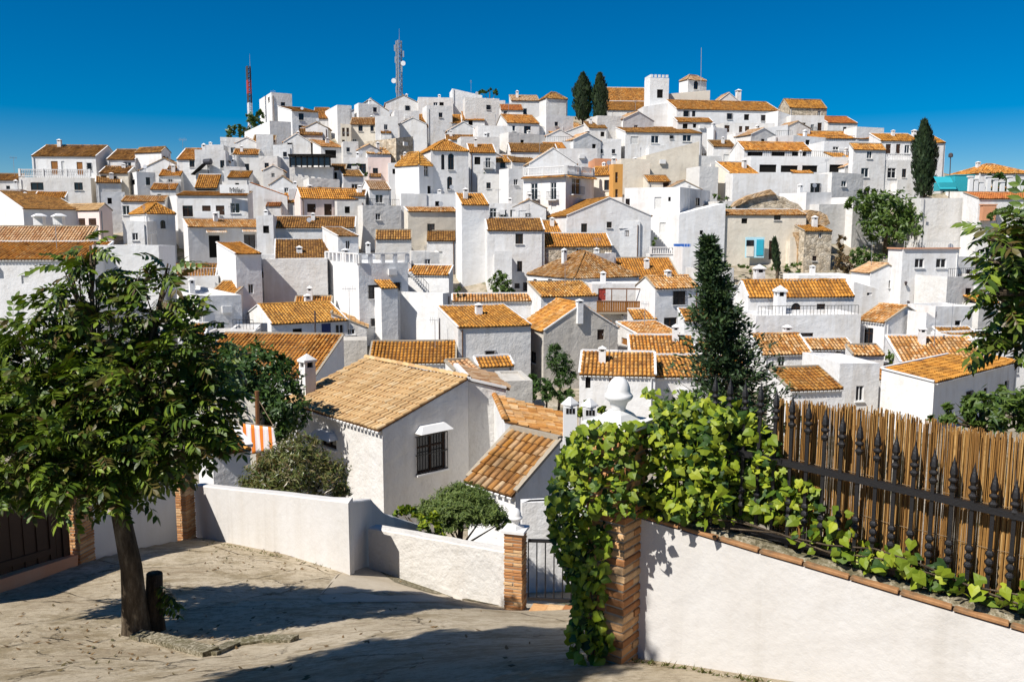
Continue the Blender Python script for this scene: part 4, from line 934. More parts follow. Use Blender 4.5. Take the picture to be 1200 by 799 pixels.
def S(x, y, lift=0.0):                          # image point on the street surface
    a, b, c = ray(x, y); lo, hi = 2.0, 26.0; D = None; prev = None
    for q in np.linspace(2.0, 26, 240):
        dz = CZ + c / b * q - G(a / b * q, q)
        if dz < 0: hi = q; break
        lo = q
    for _ in range(18):
        m_ = (lo + hi) / 2
        if CZ + c / b * m_ - G(a / b * m_, m_) < 0: hi = m_
        else: lo = m_
    return Vector((a / b * lo, lo, G(a / b * lo, lo) + lift))
_p, _q = S(285, 704), S(600, 706); _ea, _eb = Vector((_p.x, _p.y, 0)), Vector((_q.x, _q.y, 0))
poly = [(-16,-6),(9,-6),(5.2,2.1),(1.0,5.95),(1.35,12.8),(.2,13.35),(-2.4,15.3),(-2.6,14.3),(-6.6,18.4),(-7.9,12.4),(-9.5,5.5),(-16,3)]
def inside(x, y, pg):
    r_ = False
    for i in range(len(pg)):
        x1, y1 = pg[i]; x2, y2 = pg[i - 1]
        if (y1 > y) != (y2 > y) and x < (x2 - x1) * (y - y1) / (y2 - y1) + x1: r_ = not r_
    return r_
mb = MB(); gs = .1; xs = np.arange(-16, 9.2, gs); ys = np.arange(-6, 18.8, gs); idx = {}
for y in ys[:-1]:
    for x in xs[:-1]:
        if not inside(x + gs / 2, y + gs / 2, poly): continue
        f = []
        for q in ((x, y), (x + gs, y), (x + gs, y + gs), (x, y + gs)):
            k = (round(q[0], 2), round(q[1], 2))
            if k not in idx: idx[k] = len(mb.v); mb.v.append((q[0], q[1], G(*q)))
            f.append(idx[k])
        mb.f.append(tuple(f)); mb.t.append(.5)
struct('street', mb, 'concrete', True)
def patch(name, A, B, mat, lift=.006, n=16, m_=5):
    """sheet between two image polylines laid on the street"""
    def res(Pl, t):
        q = t * (len(Pl) - 1); i = min(int(q), len(Pl) - 2); f = q - i
        return Pl[i][0] * (1 - f) + Pl[i+1][0] * f, Pl[i][1] * (1 - f) + Pl[i+1][1] * f
    mb = MB()
    for i in range(n + 1):
        a = res(A, i / n); b = res(B, i / n)
        for j in range(m_ + 1):
            f = j / m_; mb.v.append(S(a[0] + (b[0] - a[0]) * f, a[1] + (b[1] - a[1]) * f, lift))
    for i in range(n):
        for j in range(m_):
            o = i * (m_ + 1) + j; mb.f.append((o, o + 1, o + m_ + 2, o + m_ + 1)); mb.t.append(.5)
    return struct(name, mb, mat, True)
patch('cement_apron', [(372,700),(395,672),(413,667),(434,664)], [(380,706),(470,705),(520,705),(540,704)], 'smooth_cement')
patch('gravel_gutter', [(436,663),(480,673),(530,683),(592,696)], [(462,682),(500,694),(545,703),(593,711)], 'gravel_concrete', .012)
rk = random.Random(17)
def crackline(pts, w=.5):
    fine = []
    for (x0, y0), (x1, y1) in zip(pts[:-1], pts[1:]):
        n = max(2, int(abs(x1 - x0) / 9))
        for i in range(n): f = i / n; fine.append((x0 + (x1 - x0) * f + rk.uniform(-1.5, 1.5), y0 + (y1 - y0) * f + rk.uniform(-1.1, 1.1)))
    mb = MB(); q = [S(x, y, .009) for x, y in fine]
    for i in range(len(q) - 1):
        d = q[i+1] - q[i]; s_ = Vector((-d.y, d.x, 0)).normalized() * .009 * w * (1 + .7 * math.sin(i * 1.3))
        mb.quad(q[i] - s_, q[i+1] - s_, q[i+1] + s_, q[i] + s_)
    struct('street_crack', mb, 'crack_dirt')
for pts in ([(372,702),(396,673),(412,667)], [(0,702),(70,706),(140,700),(190,690)], [(60,690),(130,708),(210,704)], [(0,760),(50,748),(110,752),(150,748)], [(10,735),(90,722),(140,726)], [(250,640),(300,656),(360,662),(398,678)],
            [(200,690),(262,684),(330,672)], [(240,712),(300,700),(350,690),(372,688)], [(20,785),(120,772),(200,776),(280,768)], [(180,795),(260,784),(330,786)], [(600,718),(640,724),(672,730)], [(110,655),(160,668),(230,660),(280,648)]): crackline(pts)
# low edge of the tree pit
kb = MB()
def kerb_run(pts, w=.17, hh=.07):
    q = [S(x, y) for x, y in pts]; rk = random.Random(5)
    for a, b in zip(q[:-1], q[1:]):
        d = (b - a); d2 = d * .5; sd_ = Vector((-d.y, d.x, 0)).normalized()
        kb.obox((a + b) / 2 + Vector((0,0,hh * .3)), d2 * 1.02, sd_ * w / 2 * rk.uniform(.85, 1.15), Vector((0,0,hh * .7)))
kerb_run([(160,747),(190,753),(220,761),(247,768)]); kerb_run([(247,768),(275,756),(310,751),(345,751)], .14, .05)
o = kb.build('tree_pit_kerb', 'gravel_concrete', None, (0,0,0)); o['kind'] = 'structure'
rk = random.Random(31); lv = MB()
for _ in range(420):                                  # dry leaves and bits of litter blown about the street
    x_, y_ = rk.choice(((rk.gauss(150, 90), rk.gauss(745, 25)), (rk.uniform(0, 640), rk.uniform(640, 799)), (rk.uniform(240, 420), rk.uniform(634, 670))))
    if not (0 < x_ < 690 and 632 < y_ < 799): continue
    p = S(x_, y_, .008)
    if not inside(p.x, p.y, poly): continue
    q_ = rk.uniform(0, 6.28); L = rk.uniform(.018, .05); d_ = Vector((math.cos(q_), math.sin(q_), 0)); n_ = Vector((-d_.y, d_.x, 0)); u_ = Vector((0,0,1)); i_ = len(lv.v)
    lv.v += [p - d_ * L, p + n_ * L * .4 + u_ * .008, p + d_ * L + u_ * .012, p - n_ * L * .4]; lv.f.append((i_, i_+1, i_+2, i_+3)); lv.t.append(rk.random())
_fl = lv.build('fallen_leaves', 'leaf_dry', None, (0,0,0)); _fl['kind'] = 'stuff'; _fl['label'] = 'dry leaves and litter scattered over the concrete street'; _fl['category'] = 'leaves'
wd_ = MB()
for (x0, y0), (x1, y1), n_ in (((433,663),(592,692),240), ((232,630),(410,667),110), ((740,772),(900,798),80)):
    for _ in range(n_):                               # weeds and moss tufts along the feet of the walls
        f_ = rk.random(); p = S(x0 + (x1 - x0) * f_, y0 + (y1 - y0) * f_ + rk.uniform(.5, 3.5)); s_ = rk.uniform(.015, .05)
        for _k in range(4):
            d_ = Vector((rk.uniform(-1, 1), rk.uniform(-1, .3), rk.uniform(.4, 1.2))) * s_; w_ = Vector((rk.uniform(-1, 1), rk.uniform(-1, 1), 0)) * s_ * .2; i_ = len(wd_.v)
            wd_.v += [p - w_, p + w_, p + d_]; wd_.f.append((i_, i_+1, i_+2)); wd_.t.append(rk.random())
_fl = wd_.build('weeds', 'leaf_oleander', None, (0,0,0)); _fl['kind'] = 'stuff'; _fl['label'] = 'tiny weeds sprouting along the feet of the street walls'; _fl['category'] = 'weeds'
# ------------------------------------------------------------------ walls of the street
def vwall(name, label, pts, th, mat, cat='wall', nsub=8, side=1, drop=.4, miter=None):
    """pts: (image x, y of top, y of foot, distance)"""
    q = []
    for (x0, t0, b0, D0), (x1, t1, b1, D1) in zip(pts[:-1], pts[1:]):
        A_, B_ = P(x0, b0, D0), P(x1, b1, D1); Ta, Tb = P(x0, t0, D0).z, P(x1, t1, D1).z
        for i in range(nsub):
            f = i / nsub; p = A_.lerp(B_, f); q.append((p, Ta + (Tb - Ta) * f))
    p = P(pts[-1][0], pts[-1][2], pts[-1][3]); q.append((p, P(pts[-1][0], pts[-1][1], pts[-1][3]).z))
    mb = MB(); rk = random.Random(len(label)); base = Vector(q[0][0])
    up = Vector((0,0,1)); ring = []
    for i, (p, t) in enumerate(q):
        d = q[min(i+1, len(q)-1)][0] - q[max(i-1, 0)][0]; d.z = 0; d.normalize()
        n_ = Vector((d.y, -d.x, 0)) * side; n_ = n_ if True else n_
        zb = p.z - drop; j = rk.uniform(-.008, .008); b_ = .02
        ring.append([Vector((p.x, p.y, zb)), Vector((p.x, p.y, t - b_ + j)), Vector((p.x, p.y, t + j)) - n_ * b_,
                     Vector((p.x, p.y, t + j)) - n_ * (th - b_), Vector((p.x, p.y, t - b_ + j)) - n_ * th, Vector((p.x, p.y, zb)) - n_ * th])
    if miter:
        mv = Vector((miter[0], miter[1], 0)); f_ = th / (-n_).dot(mv); f0 = ring[-1][0]
        for k_, w_ in ((3, (th - .02) / th), (4, 1), (5, 1)):
            z_ = ring[-1][k_].z; ring[-1][k_] = Vector((f0.x, f0.y, z_)) + mv * f_ * w_
    for r0, r1 in zip(ring[:-1], ring[1:]):
        for k in range(5): mb.quad(r0[k], r1[k], r1[k+1], r0[k+1])
    mb.poly(ring[0]); mb.poly(ring[-1][::-1])
    return top(name, mb, mat, label, cat, base)
vwall('low_wall', 'smooth low white wall lit by the sun with a sharp corner', [(229,568,629,18),(410,588,666,14)], .22, 'nearwhite', miter=(.10, 1))
crv = [(412,588,665,14.3)] + [(412 + 25 * f, 588 - 3 * f, 665 - 5 * f, 14.3 + 1.3 * f) for f in (.5, 1)]
crv += [(437 + 26 * f, 585 + 20 * math.sin(f * math.pi / 2), 660 + 4 * f, 15.6 + .7 * f) for f in (.2,.4,.6,.8,1)] + [(492,614,668,16.8)]
vwall('curved_wall', 'white wall swooping down in a curve behind the corner', crv, .22, 'nearwhite', nsub=2)
vwall('rough_wall', 'low wall of rough lumpy white render between corner and brick gate pillar', [(432,618,662,15.05),(500,630,676,14.3),(594,647,692,13.2)], .25, 'rough')
vwall('side_wall', 'white side wall running from the ivy pillar back to the gate', [(703,612,716,12.7),(729,600,760,6.3)], .2, 'nearwhite')
# left boundary, seen from its shaded side
def lb(x0, x1, n=1): pass
LBp = [(-120,560,730,10.6),(0,548,690,12.6),(84,540,662,14.2),(106,538,655,14.7),(208,552,633,17.2),(229,562,628,18.05)]
def lbp(px):
    D = np.interp(px, [q[0] for q in LBp], [q[3] for q in LBp]); b = np.interp(px, [q[0] for q in LBp], [q[2] for q in LBp]); return float(b), float(D)
b0, D0 = lbp(106); b1, D1 = lbp(208)
vwall('shaded_wall', 'shaded white wall panel between two brick piers behind the tree trunk', [(106,530,b0,D0),(208,545,b1,D1)], .2, 'nearwhite')
fe = thing('board_fence', 'dark brown vertical board fence in shade left of the brick pier', 'fence', P(40,*lbp(40)))
nb = 26
for i in range(nb):
    px = -110 + 192 * (i + .5) / nb; b_, D_ = lbp(px); p = P(px, b_, D_); bm = MB()
    dr = (P(84, *lbp(84)) - P(-110, *lbp(-110))).normalized(); dr.z = 0; dr.normalize(); nn_ = Vector((dr.y, -dr.x, 0))
    bm.obox(p + Vector((0,0,.95 + .02 * (i % 3))) + nn_ * .01 * (i % 2), dr * .085, nn_ * .015, Vector((0,0,.85))); bm.build('board', 'wood_dark', fe)
for z in (.35, 1.5):
    bm = MB(); bm.bar(P(-110, *lbp(-110)) + Vector((-.05,0,z)), P(83, *lbp(83)) + Vector((-.05,0,z)), .06, .1); bm.build('fence_rail', 'wood_dark', fe)
bm = MB(); bm.bar(P(-110, *lbp(-110)) + Vector((0,0,.02)), P(83, *lbp(83)) + Vector((0,0,.02)), .26, .34); bm.build('fence_plinth', 'terracotta', fe)
# ------------------------------------------------------------------ brick piers
def brick_mesh(lx, ly, lz, mat_='brick'):
    m_ = MB(); b = .006; n = 0
    x, y, z = lx / 2, ly / 2, lz / 2
    lv = [(-z, -b), (-z + b, 0), (z - b, 0), (z, -b)]
    for zz, e in lv:
        for sx, sy in ((-1,-1),(1,-1),(1,1),(-1,1)): m_.v.append(Vector((sx * (x + e), sy * (y + e), zz)))
    for k in range(3):
        for i in range(4): m_.f.append((k*4+i, k*4+(i+1)%4, k*4+4+(i+1)%4, k*4+4+i)); m_.t.append(.5)
    m_.f.append((3,2,1,0)); m_.f.append((12,13,14,15)); m_.t += [.5, .5]
    return m_.mesh('brick', mat_)
def pier(name, label, p, ang, w, dep, hgt, course, finial=0, cap=True, seed=1, lean=1.0):
    rt = thing(name, label, 'pillar', p); rk = random.Random(seed)
    core = MB(); ca, sa = math.cos(ang), math.sin(ang); ax = Vector((ca, sa, 0)); ay = Vector((-sa, ca, 0)); up = Vector((0,0,1))
    core.obox(p + up * (hgt / 2 - .15), ax * (w / 2 - .012), ay * (dep / 2 - .012), up * (hgt / 2 + .15)); core.build('mortar_core', 'mortar', rt)
    mA = brick_mesh(w - .004, dep / 2 - .008, course * .80); mB = brick_mesh(w / 2 - .008, dep - .004, course * .80)
    n = int(hgt / course)
    for i in range(-2, n):
        for s_ in (-1, 1):
            od = i % 2; c = (ay * s_ * dep / 4) if not od else (ax * s_ * w / 4)
            c = c + ax * rk.uniform(-.006, .006) + ay * rk.uniform(-.006, .006) + up * ((i + .5) * course)
            link('brick', mA if not od else mB, rt, mat=Matrix.Translation(c) @ Matrix.Rotation(ang + rk.uniform(-.02, .02), 4, 'Z'))
    if finial:
        k = MB(); z = n * course; s_ = finial
        k.obox(p + up * (z + .02), ax * (w / 2 + .035), ay * (dep / 2 + .035), up * .022)
        k.lathe(p + up * (z + .04), [(w * .52, 0), (w * .36, .05), (s_ * .62, .08)], 4)
        k.build('pillar_cap', 'plain_white', rt)
        k = MB(); q = p + up * (z + .11)
        pr = [(s_ * .62, -.02), (s_ * .60, .02), (s_ * .78, .06), (s_ * 1.12, .075 + s_ * .1), (s_ * 1.22, .09 + s_ * .14), (s_ * 1.1, .105 + s_ * .16)]
        z0 = .105 + s_ * .16
        pr += [(s_ * math.cos(t) ** .9, z0 + s_ * 1.45 * math.sin(t)) for t in np.linspace(.05, 1.5, 9)]
        k.lathe(q, pr, 20); k.build('ball_finial', 'plain_white', rt, smooth=True)
    return rt
WD = Vector((1.04, -.80, 0)).normalized(); WN = Vector((WD.y, -WD.x, 0)); WN = WN if WN.y < 0 else -WN    # wall line and its outward side
PA = P(720, 773, 5.86)
pier('brick_pillar', 'sunlit brick pillar wrapped in ivy with a big white ball finial', PA, math.atan2(WD.y, WD.x),   .30, .30, 1.74, .060, .083, seed=3)
pier('brick_pillar', 'slim brick gate pillar with white cap and small ball beside the rough wall', P(604,716,13.05), R(-16), .30, .30, 1.36, .054, .095, seed=5)
bq, dq = lbp(95); pier('brick_pillar', 'shaded brick pier next to the dark board fence', P(95, bq, dq), math.atan2(1, .18), .40, .3, 1.75, .055, 0, seed=6)
bq, dq = lbp(218); pier('brick_pillar', 'shaded brick pier at the inner corner of the low white wall', P(218, bq, dq), math.atan2(1, .18), .36, .3, 1.55, .055, 0, seed=7)
# ------------------------------------------------------------------ gate
gt = thing('iron_gate', 'narrow black iron gate with thin upright bars beside the slim brick pillar', 'gate', P(640,708,12.95))
ga, gb = P(619,705,12.98), P(700,709,12.65); gup = Vector((0,0,1.02))
for z_ in (gup, Vector((0,0,.06))): b = MB(); b.bar(ga + z_, gb + z_, .035, .05); b.build('gate_rail', 'iron', gt)
for i in range(9):
    p = ga.lerp(gb, i / 8); b = MB(); b.tube([p + Vector((0,0,.04)), p + gup], .011, 6); b.build('bar', 'iron', gt)
st = thing('brick_step', 'low brick doorstep under the iron gate', 'step', P(640,716,12.8))
bmh = brick_mesh(.25, .32, .13)
gd = (gb - ga).normalized()
for i in range(4):
    p = P(622, 716, 12.85) + gd * (.13 + .26 * i) + Vector((0,0,.0))
    link('brick', bmh, st, mat=Matrix.Translation(p - st.location) @ Matrix.Rotation(math.atan2(gd.y, gd.x), 4, 'Z'))
# ------------------------------------------------------------------ right wall, coping, fence, reeds
PB = P(1200, 740, 4.4)
def wl(t): return Vector((PA.x, PA.y, 0)) + WD * t + (-WN) * .09      # along the wall face
WL_ = 5.2
mb = MB(); ns = 30
def wtop(t):
    p = wl(t); px = 600 + 1000 * p.x / (p.y * cp + 2.05 * sp); return CZ - 2.02 - .062 * t
for i in range(ns):
    t0, t1 = .1 + (WL_ - .1) * i / ns, .1 + (WL_ - .1) * (i + 1) / ns
    a, b_ = wl(t0), wl(t1); za, zb = G(a.x, a.y) - .5, G(b_.x, b_.y) - .5
    A0, B0 = Vector((a.x, a.y, za)), Vector((b_.x, b_.y, zb)); A1, B1 = Vector((a.x, a.y, wtop(t0))), Vector((b_.x, b_.y, wtop(t1)))
    bk = -WN * .28
    mb.quad(A0, B0, B1, A1); mb.quad(A1, B1, B1 + bk, A1 + bk); mb.quad(B0 + bk, A0 + bk, A1 + bk, B1 + bk)
e = wl(.1); mb.quad(Vector((e.x, e.y, G(e.x, e.y) - .5)), Vector((e.x, e.y, wtop(.1))), Vector((e.x, e.y, wtop(.1))) - WN * .28, Vector((e.x, e.y, G(e.x, e.y) - .5)) - WN * .28)
RW = top('street_wall', mb, 'nearwhite', 'bright white street wall with brick coping under the iron fence', 'wall', Vector((PA.x, PA.y, PA.z)))
cm = brick_mesh(.275, .11, .026, 'brick_dull'); rk = random.Random(9)
n = int((WL_ - .2) / .285)
for i in range(n):
    t = .3 + i * .285; p = wl(t)
    for q, (off, me) in enumerate(((.045, cm),)):
        c = Vector((p.x, p.y, wtop(t) + .024 + .004 * q)) - WN * off
        sl = math.atan(-.062)
        mt = Matrix.Translation(c - RW.location) @ Matrix.Rotation(math.atan2(WD.y, WD.x) + rk.uniform(-.02, .02), 4, 'Z') @ Matrix.Rotation(-sl + rk.uniform(-.015, .015), 4, 'Y')
        link('brick', me, RW, mat=mt)
cb = MB()
for i in range(60):
    t0, t1 = .2 + (WL_ - .2) * i / 60, .2 + (WL_ - .2) * (i + 1) / 60
    cs_ = [wl(t) - WN * o_ + Vector((0,0,wtop(t) + z_)) for t in (t0, t1) for o_, z_ in ((.022,.030),(.06,.056 + .01 * math.sin(t * 9)),(.27,.05 + .012 * math.sin(t * 14)),(.30,-.02))]
    for k in range(3): cb.quad(cs_[k], cs_[k+4], cs_[k+5], cs_[k+1])
cb.build('coping_bed', 'gravel_concrete', RW)
# iron fence on the coping
fr = thing('iron_fence', 'black wrought iron fence with spearhead pickets on the white street wall', 'fence', Vector((wl(1).x, wl(1).y, wtop(1))))
def HPt(t): return min(max(.98 - .193 * (t - 1.14), .70), 1.02)
pk = MB()
for z in (.20, .25, .30): pk.lathe((0,0,z), [(.012,-.022),(.021,-.012),(.025,0),(.021,.012),(.012,.022)], 8)
kn = (list(pk.v), list(pk.f), list(pk.t))
tip = MB(); tip.lathe((0,0,0), [(.012,-.02),(.022,-.005),(.025,.008),(.013,.02),(.012,.035),(.025,.045),(.027,.055),(.012,.068)], 8)
tip.lathe((0,0,.06), [(.010,0),(.023,.03),(.019,.06),(.006,.11),(.001,.14)], 6)
tip_m = tip.mesh('spear_tip', 'iron')
npk = 33
for i in range(npk):
    t = .62 + i * .105
    if t > WL_ - .1: break
    p = wl(t) - WN * .13; z = wtop(t) + .05
    HP = HPt(t); pk = MB(); pk.v, pk.f, pk.t = list(kn[0]), list(kn[1]), list(kn[2]); pk.box(-.0105, -.0105, 0, .0105, .0105, HP - .16)
    o = link('picket', pk.mesh('picket', 'iron'), fr, mat=Matrix.Translation(Vector((p.x, p.y, z)) - fr.location) @ Matrix.Rotation(math.atan2(WD.y, WD.x), 4, 'Z'))
    link('spear_tip', tip_m, o, loc=(0, 0, HP - .17))
for hh in (.045, .555):
    b = MB(); p0, p1 = wl(.45) - WN * .13, wl(WL_) - WN * .13
    b.bar(Vector((p0.x, p0.y, wtop(.45) + .05 + hh)), Vector((p1.x, p1.y, wtop(WL_) + .05 + hh)), .04, .04); b.build('fence_rail', 'iron', fr)
# reed screen behind the fence
rs = thing('reed_screen', 'brown split reed screening tied behind the iron fence', 'screen', Vector((wl(2).x, wl(2).y, wtop(2))) - WN * .25)
rk = random.Random(11); b = MB(); t = 1.02
while t < WL_:
    p = wl(t) - WN * (.21 + rk.uniform(-.006, .035)); z0 = wtop(t) - .02
    hgt = .975 + .018 * math.sin(t * 5) + rk.uniform(-.035, .025) + .035 * t
    if 1.50 < t < 1.60 and rk.random() < .35: hgt *= rk.uniform(.25, .6)
    ln = WD * rk.uniform(-.012, .012)
    w = rk.uniform(.0022, .0040)
    a = Vector((p.x, p.y, z0)); c = a + ln + Vector((0,0,hgt)) - WN * rk.uniform(-.012, .012)
    b.tube([a, a.lerp(c, .5) + WD * rk.uniform(-.004, .004), c], w, 4, rk.random(), True)
    t += rk.uniform(.0013, .0030)
stuff(b.build('reeds', 'reed', rs))
for hh in (.12, .36, .62):
    b = MB(); pts = []
    for k in range(60):
        t = 1.02 + (WL_ - 1.04) * k / 59; p = wl(t) - WN * (.196 + .004 * (k % 2)); pts.append(Vector((p.x, p.y, wtop(t) + hh + .004 * math.sin(k))))
    b.tube(pts, .0022, 4); b.build('binding_wire', 'rope', rs)
# raised garden behind the wall
mb = MB(); gp = [(.95,6.1),(5.0,2.2),(16,-2),(16,15),(1.5,12.6)]
for y in np.arange(-2, 15, .5):
    for x in np.arange(.5, 16, .5):
        if inside(x + .25, y + .25, gp) or inside(x + .5, y + .5, gp):
            q = [(x, y), (x + .5, y), (x + .5, y + .5), (x, y + .5)]
            if not all((Vector((u_, v_, 0)) - Vector((PA.x, PA.y, 0))).dot(-WN) > .3 for u_, v_ in q): continue
            mb.quad(*[Vector((u_, v_, CZ - 2.3 - .42 * max(0, v_ - 5) - .02 * math.sin(3 * u_ + 2 * v_))) for u_, v_ in q])
struct('garden_bed', mb, 'soil', False)
# ------------------------------------------------------------------ leaves
RV = random.Random(21)
def rvec(s=1.0): return Vector((RV.gauss(0, s), RV.gauss(0, s), RV.gauss(0, s)))
def frame(d, n_):
    x = d.normalized(); y = n_.cross(x)
    if y.length < 1e-4: y = Vector((0,1,0)).cross(x)
    y.normalize(); z = x.cross(y)
    return Matrix(((x.x, y.x, z.x), (x.y, y.y, z.y), (x.z, y.z, z.z))).to_4x4()
def frond_verts(pairs=6, droop=.35, seed=0):
    rk = random.Random(seed); V, F, Tt = [], [], []
    def leaflet(o, d, L, w):
        up = Vector((0,0,1)); sd_ = d.cross(up).normalized(); n0 = len(V); t = rk.random() * .5
        m1 = o + d * L * .38 - up * L * .06; m2 = o + d * L * .72 - up * L * .16; e = o + d * L - up * L * .34
        V.extend([o, m1 + sd_ * w, m1 + up * -.012, m1 - sd_ * w, m2 + sd_ * w * .75, m2 - sd_ * w * .75, e])
        for f in ((0,3,2),(0,2,1),(2,3,5),(1,2,4),(2,5,4),(4,5,6)): F.append(tuple(n0 + q for q in f)); Tt.append(t)
    rp = lambda s: Vector((s, 0, .12 * math.sin(s * 2.6) - droop * s * s))
    for i in range(pairs):
        s = .16 + .8 * i / (pairs - 1); p = rp(s)
        for sg in (-1, 1):
            d = Vector((.42 + rk.uniform(-.12, .12), sg * 1.0, -.22 + rk.uniform(-.25, .15))).normalized()
            leaflet(p, d, .40 * (1 - .25 * abs(s - .5)) * rk.uniform(.85, 1.1), .085)
    leaflet(rp(.98), Vector((1, 0, -.45)).normalized(), .36, .08)
    for i in range(4):
        a, b = rp(i / 4), rp((i + 1) / 4); n0 = len(V)
        V.extend([a + Vector((0,.008,0)), a - Vector((0,.008,0)), b - Vector((0,.006,0)), b + Vector((0,.006,0))]); F.append((n0, n0+1, n0+2, n0+3)); Tt.append(.1)
    return V, F, Tt
FR = [frond_verts(6, .30, 1), frond_verts(7, .5, 2), frond_verts(5, .18, 3)]
def frond_mesh(k, mat='leaf_tree'):
    b = MB(); b.v, b.f, b.t = FR[k]; return b.mesh('leaf', mat)
FM = [frond_mesh(k) for k in range(3)]
def add_geo(mb, geo, mt, dt=0.0):
    V, F, Tt = geo; n = len(mb.v); mb.v += [mt @ v for v in V]
    mb.f += [tuple(n + q for q in f) for f in F]; mb.t += [(t + dt) % 1.0 for t in Tt]
def ailanthus(name, label, base, fork, blobs, n, size, n_obj, trunk_r=(.24,.15), group=None, bend=None):
    """blobs: (centre, radius). compound leaves on the outer shell of each blob"""
    rt = thing(name, label, 'tree', base, group)
    tr = MB(); mid = base.lerp(fork, .5) + (bend or Vector((.03,0,0)))
    tr.tube([base - Vector((0,0,.25)), base + Vector((0,0,.08)), base.lerp(mid, .5), mid, fork], [trunk_r[0] * 1.45, trunk_r[0] * 1.12, trunk_r[0] * .95, (trunk_r[0] + trunk_r[1]) / 2, trunk_r[1]], 14)
    trunk = tr.build('trunk', 'bark', rt, smooth=True)
    br = MB()
    for c, r_ in blobs:
        m1 = fork.lerp(c, .5) + rvec(.12) + Vector((0,0,.1)); br.tube([fork - Vector((0,0,.1)), m1, c + Vector((0,0,r_ * .3))], [trunk_r[1] * .55, .032, .012], 7)
        for _ in range(5):
            e = c + rvec(1).normalized() * r_ * .8; br.tube([m1.lerp(c, .6), e], [.014, .005], 5)
    stuff(br.build('limbs', 'bark', rt, smooth=True))
    tot = sum(r_ ** 2 for _, r_ in blobs); items = []
    for c, r_ in blobs:
        for _ in range(int(n * r_ ** 2 / tot)):
            d = rvec(1).normalized(); rad = r_ * RV.uniform(.35, .95) ** .6
            p = c + d * rad * RV.uniform(.75, 1.05); p.z = c.z + (p.z - c.z) * .95
            out = (d + Vector((0,0,.25)) + rvec(.35)).normalized(); out.z *= .55
            up = (Vector((0,0,1)) + rvec(.3) + d * .35 + Vector((-.25,-.2,0))).normalized()
            s_ = size * RV.uniform(.7, 1.25)
            items.append((p, Matrix.Translation(p) @ frame(out, up) @ Matrix.Scale(s_, 4), RV.randrange(3)))
    cam_p = Vector((0,0,CZ)); items.sort(key=lambda q: (q[0] - cam_p).length)
    bulk = MB(); crown = None
    for q in items[n_obj:]: add_geo(bulk, FR[q[2]], q[1], RV.random())
    if not bulk.f: add_geo(bulk, FR[0], items[0][1])
    crown = stuff(bulk.build('crown', 'leaf_tree', rt))
    for q in items[:n_obj]: link('leaf', FM[q[2]], crown, mat=Matrix.Translation(-base) @ q[1])
    return rt
def pb(lst, D):                                    # blobs from (x, y, radius px, distance offset)
    return [(P(x, y, D + dz), r_ * (D + dz) / 1000) for x, y, r_, dz in lst]
# street tree
tb = S(160, 742); fk = P(138, 585, 9.75)
lt = ailanthus('street_tree', 'leafy street tree with long feathery leaves and a leaning trunk', tb, fk,
    pb([(115,470,80,.2),(50,425,52,.3),(40,505,75,-.2),(180,440,55,0),(130,392,46,.3),(100,335,30,.2),(190,352,26,.2),(215,415,34,.1),(95,535,66,-.5),(205,500,52,-.2),(240,470,32,.1),(8,465,50,.4),(150,545,46,-.3),(16,545,56,-.6),(58,368,20,.3),(-60,480,80,.2),(212,530,28,.2),(106,292,14,.2),(196,318,12,.2),(82,318,14,.2),(232,385,14,.1),(160,330,12,.2),(20,395,20,.3),(258,440,16,.1),(262,500,18,.1)], 9.7), 2300, .28, 300, (.15,.10), bend=Vector((.05,0,0)))
sm = MB(); sb = S(182, 738); sm.tube([sb - Vector((0,0,.2)), sb + Vector((0,0,.3)), sb + Vector((.03,0,.74))], [.14,.105,.095], 10)
sm.build('stump', 'bark', lt, smooth=True)
sp_ = MB()
for k in range(7):
    p = sb + Vector((.08, -.05, .3 + .05 * k)); add_geo(sp_, FR[k % 3], Matrix.Translation(p) @ frame(Vector((1, RV.uniform(-.8,.3), RV.uniform(-.2,.4))), Vector((0,0,1))) @ Matrix.Scale(.26, 4), RV.random())
stuff(sp_.build('sprout', 'leaf_tree', lt))
# tree at the right edge, its trunk beyond the picture
rb = Vector((5.45, 6.6, CZ - 2.9)); rf_ = Vector((5.2, 6.7, CZ - 1.0))
ailanthus('street_tree', 'feathery-leaved tree reaching over the reed fence from the right edge', rb, rf_,
    pb([(1190,290,20,0),(1165,278,9,-.1),(1160,342,12,-.1),(1192,345,24,.1),(1180,402,18,.1),(1218,320,36,.2),(1222,390,34,.2),(1200,262,12,.2),(1250,290,50,.1),(1165,310,10,0),(1300,350,90,.5)], 6.7), 760, .25, 240, (.12,.08))
# tree just left of the picture; throws the dappled shade on the near street
ob = Vector((-5.5, 2.6, 0)); ob.z = G(ob.x, ob.y); of = ob + Vector((.2,.1,3.4))
cc = Vector((-5.2, 2.9, ob.z + 5.6))
ailanthus('street_tree', 'tall street tree beyond the left edge whose dappled shade lies on the concrete', ob, of,
    [(cc + Vector(v), r_) for v, r_ in (((0,0,0),1.2),((-.9,.3,.2),.9),((.7,-.5,.4),.9),((.3,.8,-.2),.9),((-.3,-1.0,.1),.9),((-1.4,-.9,-.1),.8),((-.3,.2,1.0),.8))], 1500, .42, 0, (.2,.13))
